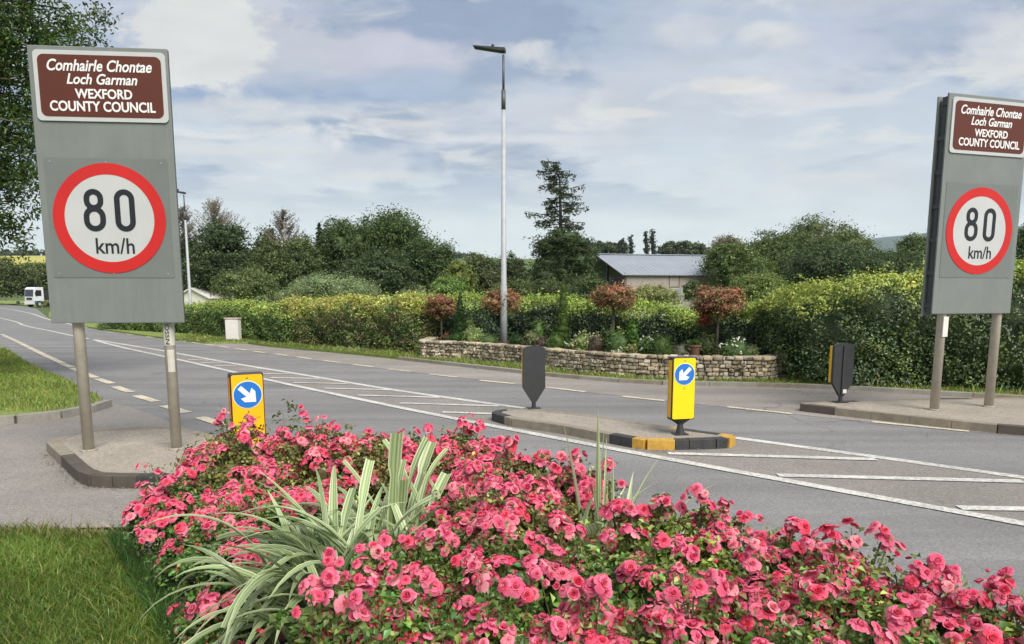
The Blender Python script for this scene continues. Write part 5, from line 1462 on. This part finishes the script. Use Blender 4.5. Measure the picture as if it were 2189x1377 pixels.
# ============================================================ STRAP-LEAVED PLANTS
m, nt, p, o_ = newmat('strap_leaf')
a = N(nt, 'ShaderNodeAttribute'); a.attribute_name = 'tint'
nt.links.new(a.outputs['Color'], p.inputs['Base Color']); p.inputs['Roughness'].default_value = .42
t_ = N(nt, 'ShaderNodeBsdfTranslucent'); ms = N(nt, 'ShaderNodeMixShader'); ms.inputs[0].default_value = .25
nt.links.new(a.outputs['Color'], t_.inputs[0]); nt.links.new(p.outputs[0], ms.inputs[1]); nt.links.new(t_.outputs[0], ms.inputs[2]); nt.links.new(ms.outputs[0], o_.inputs[0])
def strap_plant(label, loc, leaves):
    V = []; Fq = []; C = []
    for (az, L, lift, droop, wd, cut, x0, y0, pale) in leaves:
        n = 16; o = len(V)
        ca, sa = math.cos(az), math.sin(az)
        pos = np.array([x0, y0, 0.]); th = lift
        pts = []
        for i in range(n+1):
            pts.append((pos.copy(), th))
            pos = pos+np.array([math.cos(th)*ca, math.cos(th)*sa, math.sin(th)])*L/n
            th -= droop/n*(.25+1.5*(i/n)**1.1)
        tw = rng.normal(0, .25)
        for i, (q, th) in enumerate(pts):
            f = i/n
            wv = wd*1.22*(.55+.45*min(1, f*3))*(1 if cut and f > .8 else (1-f**3.2))+.0015
            side = np.array([-sa, ca, 0]); upn = np.array([-math.sin(th)*ca, -math.sin(th)*sa, math.cos(th)])
            tww = tw*f; s2 = side*math.cos(tww)+upn*math.sin(tww)
            for j, u in enumerate((-1, -.62, -.3, 0, .3, .62, 1)):
                V.append(tuple(q+s2*u*wv/2+upn*(abs(u)*wv*.22)))
                gr = (.17, .25, .085); cr = (.58, .63, .40); dk = (.12, .19, .06)
                col = {0: cr, 1: gr, 2: (.34, .41, .22), 3: dk, 4: (.40, .46, .27), 5: gr, 6: cr}[j]
                kk = pale*1.12*(.85+.3*f)
                C.append([min(.8, c_*kk) for c_ in col])
        for i in range(n):
            for j in range(6): Fq.append((o+i*7+j, o+i*7+j+1, o+(i+1)*7+j+1, o+(i+1)*7+j))
    V = np.array(V); V[:, 2] = np.maximum(V[:, 2], .01)
    ob = bigmesh('strap_leaves', V, np.array(Fq), np.array(C), 'strap_leaf')
    for p_ in ob.data.polygons: p_.use_smooth = True
    t = thing('strap_leaved_plant', label, 'plant', loc, 0, 'striped strap-leaved plants'); ob.parent = t
    return t
def leafset(n, a0, a1, L, lift, droop, wd, cutp=.1, spread=.10, pale=(1., 1.)):
    out = []
    for i in range(n):
        out.append((rng.uniform(a0, a1), L*rng.uniform(.65, 1.12), lift+rng.normal(0, .14), droop*rng.uniform(.6, 1.3), wd*rng.uniform(.6, 1.15), rng.random() < cutp, rng.normal(0, spread), rng.normal(0, spread), rng.uniform(*pale)))
    return out
x, y = G(655, 1345, .045)
def at_px(px, py, Y): X, _, Z = atd(px, py, Y); return X
xa = at_px(725, 1200, 3.12)
strap_plant('largest strap-leaved plant, arching and drooping towards the lawn', (xa, 3.12, .05),
            leafset(80, R(100), R(300), 1.04, R(78), 2.6, .044, .05, .12, (.55, 1.2))+leafset(34, R(0), R(360), .92, R(78), 1.4, .048, .35, .14, (.9, 1.4))+leafset(18, R(170), R(240), 1.02, R(68), 3.1, .024, 0, .1, (.5, 1.)))
xb = at_px(860, 1100, 3.65)
strap_plant('upright strap-leaved plant with broad striped leaves, some cut square', (xb, 3.65, .05),
            leafset(14, R(0), R(360), .93, R(80), .5, .060, .6, .14, (.9, 1.3))+leafset(22, R(0), R(360), .94, R(72), 1.6, .055, .3, .14, (.8, 1.3))+leafset(44, R(90), R(300), .92, R(70), 2.3, .046, .05, .14, (.7, 1.2))+leafset(18, R(-50), R(40), .9, R(62), 1.3, .038, .1, .1, (1., 1.5)))
xc = at_px(1290, 1150, 3.45)
strap_plant('small strap-leaved plant with thin pale spears among the right-hand roses', (xc, 3.45, .05),
            leafset(7, R(0), R(360), 1.05, R(84), .15, .026, 0, .05, (1.1, 1.6))+leafset(20, R(0), R(360), .86, R(76), 1.0, .036, .4, .10, (1.1, 1.6)))
# a thin wild seedling rising from the bed beside the amber bollard
x, _, z = atd(608, 880, 5.0)
t = thing('wild_seedling', 'thin weedy seedling standing above the roses right of the amber bollard', 'weed', (x, 5.0, .04))
mb = MB(); mb.tube([(0, 0, 0), (.01, 0, z*.5), (-.01, 0, z-.05)], [.006, .004, .002], 5); mb.build('stem', 'stem_green', t)
V, Fc, C = clumps([(-.01, 0, z-.13, .07, .05, .05), (.0, 0, z-.03, .06, .04, .05)], 60, .04, (.12, .15, .04), .5, .6, 6, corek=0); bigmesh('foliage', V, Fc, C, 'leaf', t)

# ============================================================ GRASS, GRAVEL, LITTER
def inpoly(P, poly):
    poly = np.asarray(poly); x, y = P[:, 0], P[:, 1]; ins = np.zeros(len(P), bool); j = len(poly)-1
    for i in range(len(poly)):
        xi, yi = poly[i]; xj, yj = poly[j]
        c = ((yi > y) != (yj > y)) & (x < (xj-xi)*(y-yi)/(yj-yi+1e-12)+xi); ins ^= c; j = i
    return ins
def grass(name, poly, dens, hgt, wd, z, base, var=.25, xr=None, yr=None, lay=.5, alt=None, palt=.1, dist_w=False, label=None):
    poly = [p[:2] for p in poly]; A = np.array(poly)
    x0, y0 = A.min(0); x1, y1 = A.max(0)
    if xr: x0, x1 = max(x0, xr[0]), min(x1, xr[1])
    if yr: y0, y1 = max(y0, yr[0]), min(y1, yr[1])
    n = int((x1-x0)*(y1-y0)*dens)
    P = np.stack([rng.uniform(x0, x1, n), rng.uniform(y0, y1, n)], 1)
    P = P[inpoly(P, poly)]; n = len(P)
    pn = np.sin(P[:, 0]*3.1+1.3*np.sin(P[:, 1]*2.3))+np.sin(P[:, 1]*4.7+P[:, 0]*1.9)+.6*np.sin(P[:, 0]*9+P[:, 1]*7)
    a = rng.uniform(0, 2*math.pi, n); h = hgt*np.exp(rng.normal(0, .35, n))*(1+.12*pn); w = wd*rng.uniform(.6, 1.3, n)
    if dist_w: w *= np.clip(P[:, 1]/12, .8, 3)
    l = rng.normal(0, lay, (n, 2))*h[:, None]
    d = np.stack([np.cos(a), np.sin(a)], 1)*w[:, None]/2
    zz = np.full(n, z)
    v0 = np.column_stack([P-d, zz]); v1 = np.column_stack([P+d, zz])
    m0 = np.column_stack([P-d*.8+l*.35, zz+h*.6]); m1 = np.column_stack([P+d*.8+l*.35, zz+h*.6])
    tp = np.column_stack([P+l, zz+h])
    V = np.stack([v0, v1, m1, m0, tp], 1).reshape(-1, 3)
    I = np.arange(n)[:, None]*5
    Fc = np.concatenate([I+np.array([0, 1, 2]), I+np.array([0, 2, 3]), I+np.array([3, 2, 4])], 1).reshape(-1, 3)
    T = np.clip(tints(n, base, var, .12, alt, palt)*np.exp(.12*pn)[:, None], .002, .9)
    C = np.repeat(T, 5, 0)
    return stuff(bigmesh(name, V, Fc, C, 'leaf'), label, 'grass')
grass('grass', lawn, 9500, .040, .0055, .03, (.125, .195, .032), .25, (-3.9, 0), (2.6, 6), .75, (.26, .25, .08), .10, label='short mown lawn grass at the bottom left')
edge = GP([(255, 1150), (300, 1190), (320, 1250), (395, 1330), (440, 1420), (380, 1420), (330, 1345), (280, 1250), (235, 1165)], .03)
grass('grass', edge, 9000, .105, .005, .03, (.055, .12, .028), .25, None, None, .35, (.12, .17, .05), .1, label='longer grass tufts along the gravel edge')
fr = GP([(0, 1131), (60, 1136), (190, 1141), (262, 1144), (262, 1156), (100, 1156), (0, 1150)], .03)
grass('grass', fr, 3500, .07, .008, .03, (.14, .17, .04), .3, (-5.5, 0), None, .6, (.34, .27, .12), .35, label='ragged grass fringe at the top edge of the lawn')
grass('grass', vl, 520, .055, .016, .1, (.20, .265, .055), .2, (-16, 0), (9.8, 30), .5, (.30, .27, .10), .12, True, label='mown grass on the verge beyond the side road')
fv = [(q[0], q[1]) for q in farv]
grass('grass', fv, 700, .06, .018, .07, (.20, .27, .06), .2, (-14, 14), (11, 33), .5, (.30, .28, .12), .2, True, label='thin grass on the strip below the far hedge')
# gravel chips
n = 2600
P = np.stack([rng.uniform(-4.2, -1.3, n), rng.uniform(2.6, 5.1, n)], 1); P = P[inpoly(P, [g_[:2] for g_ in grav])]; n = len(P)
Vs = []; Fs = []; Cs = []
for i in range(n):
    s_ = rng.uniform(.008, .022); v = ICO_V[::8]
    pass
tet = np.array([(0, 0, .7), (.9, 0, 0), (0, .8, .1), (-.8, .1, 0), (0, -.9, .05)]); tf = np.array([(0, 1, 2), (0, 2, 3), (0, 3, 4), (0, 4, 1)])
s_ = rng.uniform(.008, .02, n); a = rng.uniform(0, 6.28, n)
vx = tet[None, :, 0]*np.cos(a)[:, None]-tet[None, :, 1]*np.sin(a)[:, None]; vy = tet[None, :, 0]*np.sin(a)[:, None]+tet[None, :, 1]*np.cos(a)[:, None]
V = np.stack([P[:, :1]+vx*s_[:, None], P[:, 1:]+vy*s_[:, None], .037+np.tile(tet[None, :, 2], (n, 1))*s_[:, None]], -1).reshape(-1, 3)
Fc = (np.arange(n)[:, None, None]*5+tf[None]).reshape(-1, 3)
stuff(bigmesh('gravel', V, Fc, np.repeat(tints(n, (.33, .28, .25), .3, .06), 5, 0), 'tinted'), 'pale pinkish gravel chips at the corner of the flower bed', 'gravel')
# grit and dry leaves gathered along the kerbs
def grit(path, n, spread, name='grit', lab='', tint=(.26, .23, .19)):
    pa = catmull(path, .2); seg = np.linalg.norm(np.diff(pa[:, :2], axis=0), axis=1); S = np.concatenate([[0], np.cumsum(seg)])
    s = rng.uniform(0, S[-1], n); P = np.stack([np.interp(s, S, pa[:, 0]), np.interp(s, S, pa[:, 1])], 1)+rng.normal(0, spread, (n, 2))
    P3 = np.column_stack([P, np.full(n, .012)])
    V, Fc, C = leafgeo(P3, np.tile([0, 0, 1.], (n, 1)), rng.uniform(.008, .028, n), tints(n, tint, .35, .1), .7, jitter=.25)
    V[:, 2] = np.maximum(V[:, 2], .0135)
    return stuff(bigmesh(name, V, Fc, C, 'tinted'), lab, 'grit')
grit(GP([(1070, 897), (1140, 912), (1200, 921), (1320, 947), (1400, 966), (1500, 965)]), 700, .035, 'grit', 'loose grit along the near kerb of the central island')
grit(GP([(94, 968), (130, 1000), (170, 1035), (210, 1046), (330, 1046)]), 420, .05, 'grit', 'dust and dry leaves along the sign island kerb', (.2, .17, .13))
P = rng.uniform(0, 1, (500, 2))*np.array([6.5, 4.2])+np.array([-7.5, 5.2]); P = P[P[:, 1] < 9]
n = len(P)
V, Fc, C = leafgeo(np.column_stack([P, np.full(n, .012)]), np.tile([0, 0, 1.], (n, 1)), rng.uniform(.006, .02, n), tints(n, (.30, .27, .23), .35, .08), .8, jitter=.2); V[:, 2] = np.maximum(V[:, 2], .0125)
stuff(bigmesh('grit', V, Fc, C, 'tinted'), 'pale specks of grit scattered over the side road mouth', 'grit')

# ============================================================ AIR
me = bpy.data.meshes.new('haze'); hb = bmesh.new(); bmesh.ops.create_cube(hb, size=1); hb.to_mesh(me); hb.free()
hzm = bpy.data.materials.new('haze'); hzm.use_nodes = True; hn = hzm.node_tree
for n_ in list(hn.nodes): hn.nodes.remove(n_)
ho = hn.nodes.new('ShaderNodeOutputMaterial'); hv_ = hn.nodes.new('ShaderNodeVolumePrincipled')
hv_.inputs['Color'].default_value = (.74, .86, 1., 1); hv_.inputs['Density'].default_value = .00010
hv_.inputs['Anisotropy'].default_value = .1
hn.links.new(hv_.outputs[0], ho.inputs['Volume'])
hob = bpy.data.objects.new('haze', me); COL.objects.link(hob); me.materials.append(hzm)
hob.scale = (7000, 5600, 520); hob.location = (0, 2300, 259-1.1)
stuff(hob, 'thin blue summer haze in the air', 'haze')

# ============================================================ SKY AND LIGHT
SUN_EL, SUN_AZ = R(48), R(150)     # azimuth measured from +Y (north) clockwise: behind and to the right of the camera
EXPO = 1.9; KK = 2**(-EXPO)*1.14
W = bpy.data.worlds.new('World'); SC.world = W; W.use_nodes = True
nt = W.node_tree
for n_ in list(nt.nodes): nt.nodes.remove(n_)
out = N(nt, 'ShaderNodeOutputWorld'); bg = N(nt, 'ShaderNodeBackground'); nt.links.new(bg.outputs[0], out.inputs[0])
sky = N(nt, 'ShaderNodeTexSky'); sky.sky_type = 'NISHITA'; sky.sun_disc = False
sky.sun_elevation = SUN_EL; sky.sun_rotation = SUN_AZ
tc = N(nt, 'ShaderNodeTexCoord').outputs['Generated']
sp = N(nt, 'ShaderNodeSeparateXYZ'); nt.links.new(tc, sp.inputs[0]); DX, DY, DZ = sp.outputs
ay = mth(nt, 'MAXIMUM', mth(nt, 'ABSOLUTE', DY), .22)
U = mth(nt, 'DIVIDE', DX, ay); Vv = mth(nt, 'DIVIDE', DZ, ay)
den = mth(nt, 'ADD', mth(nt, 'MAXIMUM', DZ, 0), .11)
cb = N(nt, 'ShaderNodeCombineXYZ'); nt.links.new(mth(nt, 'DIVIDE', DX, den), cb.inputs[0]); nt.links.new(mth(nt, 'DIVIDE', DY, den), cb.inputs[1])
cc_ = cb.outputs[0]
nA = noise(nt, .62, 7, .56, cc_, .35); nB = noise(nt, 2.1, 8, .62, cc_, .6)
mpn = N(nt, 'ShaderNodeMapping'); mpn.inputs['Location'].default_value = (7.3, 2.1, 4); nt.links.new(cc_, mpn.inputs[0])
nC = noise(nt, .9, 6, .55, mpn.outputs[0], .3)
wv = N(nt, 'ShaderNodeCombineXYZ'); nt.links.new(U, wv.inputs[0]); nt.links.new(mth(nt, 'MULTIPLY', Vv, 1.9), wv.inputs[1])
nW = noise(nt, 6, 8, .66, wv.outputs[0]); nW2 = noise(nt, 7.3, 6, .6, wv.outputs[0])
def UV(px, py): r = ray(px, py); return r[0]/r[1], r[2]/r[1]
def blob(px, py, rpx, rpy, soft=.5, warp=.35):
    u0, v0 = UV(px, py); ru = rpx/F; rv = rpy/F
    du = mth(nt, 'DIVIDE', mth(nt, 'SUBTRACT', U, u0), ru); dv = mth(nt, 'DIVIDE', mth(nt, 'SUBTRACT', Vv, v0), rv)
    q = mth(nt, 'SQRT', mth(nt, 'ADD', mth(nt, 'MULTIPLY', du, du), mth(nt, 'MULTIPLY', dv, dv)))
    q = mth(nt, 'ADD', q, mth(nt, 'MULTIPLY', mth(nt, 'SUBTRACT', nW, .5), warp*9.5))
    n_ = N(nt, 'ShaderNodeMapRange'); n_.interpolation_type = 'SMOOTHSTEP'
    n_.inputs[1].default_value = 1+soft*.5; n_.inputs[2].default_value = 1-soft*.5; n_.inputs[3].default_value = 0; n_.inputs[4].default_value = 1
    nt.links.new(q, n_.inputs[0]); return n_.outputs[0]
front = mth(nt, 'GREATER_THAN', DY, .0)
S3 = lambda r, g, b: srgb(r, g, b)
base = ramp(nt, Vv, [(0., S3(226, 232, 232)), (.10, S3(224, 229, 230)), (.165, S3(213, 219, 224)), (.23, S3(198, 206, 216)), (.34, S3(184, 193, 207)), (.48, S3(175, 184, 201)), (1., S3(170, 180, 196))])
grey = S3(200, 202, 209); cream = S3(228, 226, 220); dark = S3(140, 156, 182)
vis = ramp(nt, Vv, [(.10, 0.), (.17, .75), (.24, 1.)])     # bands fade into the pale haze low down
col = mixc(nt, mth(nt, 'MULTIPLY', ramp(nt, nA, [(.42, 0.), (.52, .9)]), vis), base, grey)
col = mixc(nt, mth(nt, 'MULTIPLY', ramp(nt, nC, [(.48, 0.), (.55, .85)]), vis), col, dark)
col = mixc(nt, mth(nt, 'MULTIPLY', ramp(nt, nB, [(.51, 0.), (.62, .8)]), vis), col, cream)
wv2 = N(nt, 'ShaderNodeCombineXYZ'); nt.links.new(U, wv2.inputs[0]); nt.links.new(mth(nt, 'MULTIPLY', Vv, 3.2), wv2.inputs[1])
nD = ramp(nt, noise(nt, 5.5, 7, .62, wv2.outputs[0], .5), [(.34, .3), (.52, 1.)])
def lay(col, fac, amt, c): return mixc(nt, mth(nt, 'MULTIPLY', mth(nt, 'MULTIPLY', mth(nt, 'MULTIPLY', fac, nD), amt*1.3, clamp=True), front), col, c)
col = lay(col, blob(560, 190, 330, 50, .8), .9, S3(144, 163, 193))
col = lay(col, blob(1500, 60, 330, 70, 1.1), .6, S3(176, 188, 206))
col = lay(col, blob(1720, 130, 200, 60, 1.1), .6, S3(205, 208, 218))
col = lay(col, blob(660, 110, 330, 80, .8), .85, S3(192, 194, 203))
col = lay(col, blob(960, 45, 270, 56, .5), .85, S3(143, 158, 184))
col = lay(col, blob(215, 60, 120, 90, .9), .6, S3(172, 184, 206))
col = lay(col, blob(840, 130, 190, 50, .5, .25), .8, S3(196, 194, 206))
col = lay(col, blob(430, 80, 135, 95, .45, .3), 1.2, S3(222, 221, 216))
col = lay(col, blob(560, 235, 260, 20, 1.2), .7, S3(214, 214, 214))
col = lay(col, blob(1540, 185, 90, 18, .9), .8, S3(226, 222, 216))
col = lay(col, blob(1490, 70, 60, 30, 1.), .6, S3(222, 220, 220))
col = lay(col, blob(1640, 75, 70, 22, 1.), .7, S3(224, 222, 218))
col = lay(col, blob(2150, 90, 100, 55, .9), .8, S3(218, 216, 214))
col = lay(col, blob(1950, 60, 190, 60, 1.1), .55, S3(184, 190, 206))
col = lay(col, blob(500, 320, 160, 14, 1.2), .8, S3(216, 217, 216))
col = lay(col, blob(800, 375, 80, 12, 1.2), .7, S3(220, 220, 218))
col = lay(col, blob(820, 265, 70, 11, 1.2), .7, S3(214, 214, 214))
col = lay(col, blob(900, 180, 260, 28, 1.1), .6, S3(160, 176, 200))
col = lay(col, blob(1180, 298, 260, 9, 1.2), .6, S3(218, 218, 220))
col = lay(col, blob(1360, 243, 60, 9, 1.), .8, S3(224, 221, 216))
col = lay(col, blob(1760, 215, 150, 12, 1.2), .7, S3(216, 214, 216))
sk = N(nt, 'ShaderNodeMix'); sk.data_type = 'RGBA'; sk.blend_type = 'MULTIPLY'; sk.inputs[0].default_value = 1
nt.links.new(sky.outputs[0], sk.inputs[6]); sk.inputs[7].default_value = (.10, .10, .10, 1)
fin = mixc(nt, .12, col, sk.outputs[2])
fine_ = ramp(nt, noise(nt, 9, 7, .6, wv2.outputs[0], .4), [(.3, .93), (.7, 1.06)])
fin = mixc(nt, 1., fin, fine_, 'MULTIPLY')
kx = mixc(nt, 1., fin, (KK, KK, KK), 'MULTIPLY')
nt.links.new(kx, bg.inputs[0]); bg.inputs[1].default_value = 1.0
sl = bpy.data.lights.new('sun', 'SUN'); sl.energy = 1.5; sl.angle = R(38); sl.color = (1., .955, .88)
so = bpy.data.objects.new('sun', sl); COL.objects.link(so)
dv = Vector((math.sin(SUN_AZ)*math.cos(SUN_EL), math.cos(SUN_AZ)*math.cos(SUN_EL), math.sin(SUN_EL)))
so.rotation_euler = dv.to_track_quat('Z', 'Y').to_euler()
so.location = (20, -20, 40)
vs_ = SC.view_settings; vs_.view_transform = 'Standard'; vs_.look = 'None'; vs_.exposure = EXPO; vs_.gamma = 1
SC.render.engine = 'CYCLES'
SC.cycles.max_bounces = 5; SC.cycles.diffuse_bounces = 3; SC.cycles.glossy_bounces = 2; SC.cycles.transmission_bounces = 3
SC.cycles.caustics_reflective = False; SC.cycles.caustics_refractive = False
SC.cycles.use_denoising = True; SC.cycles.volume_bounces = 1; SC.cycles.volume_max_steps = 64
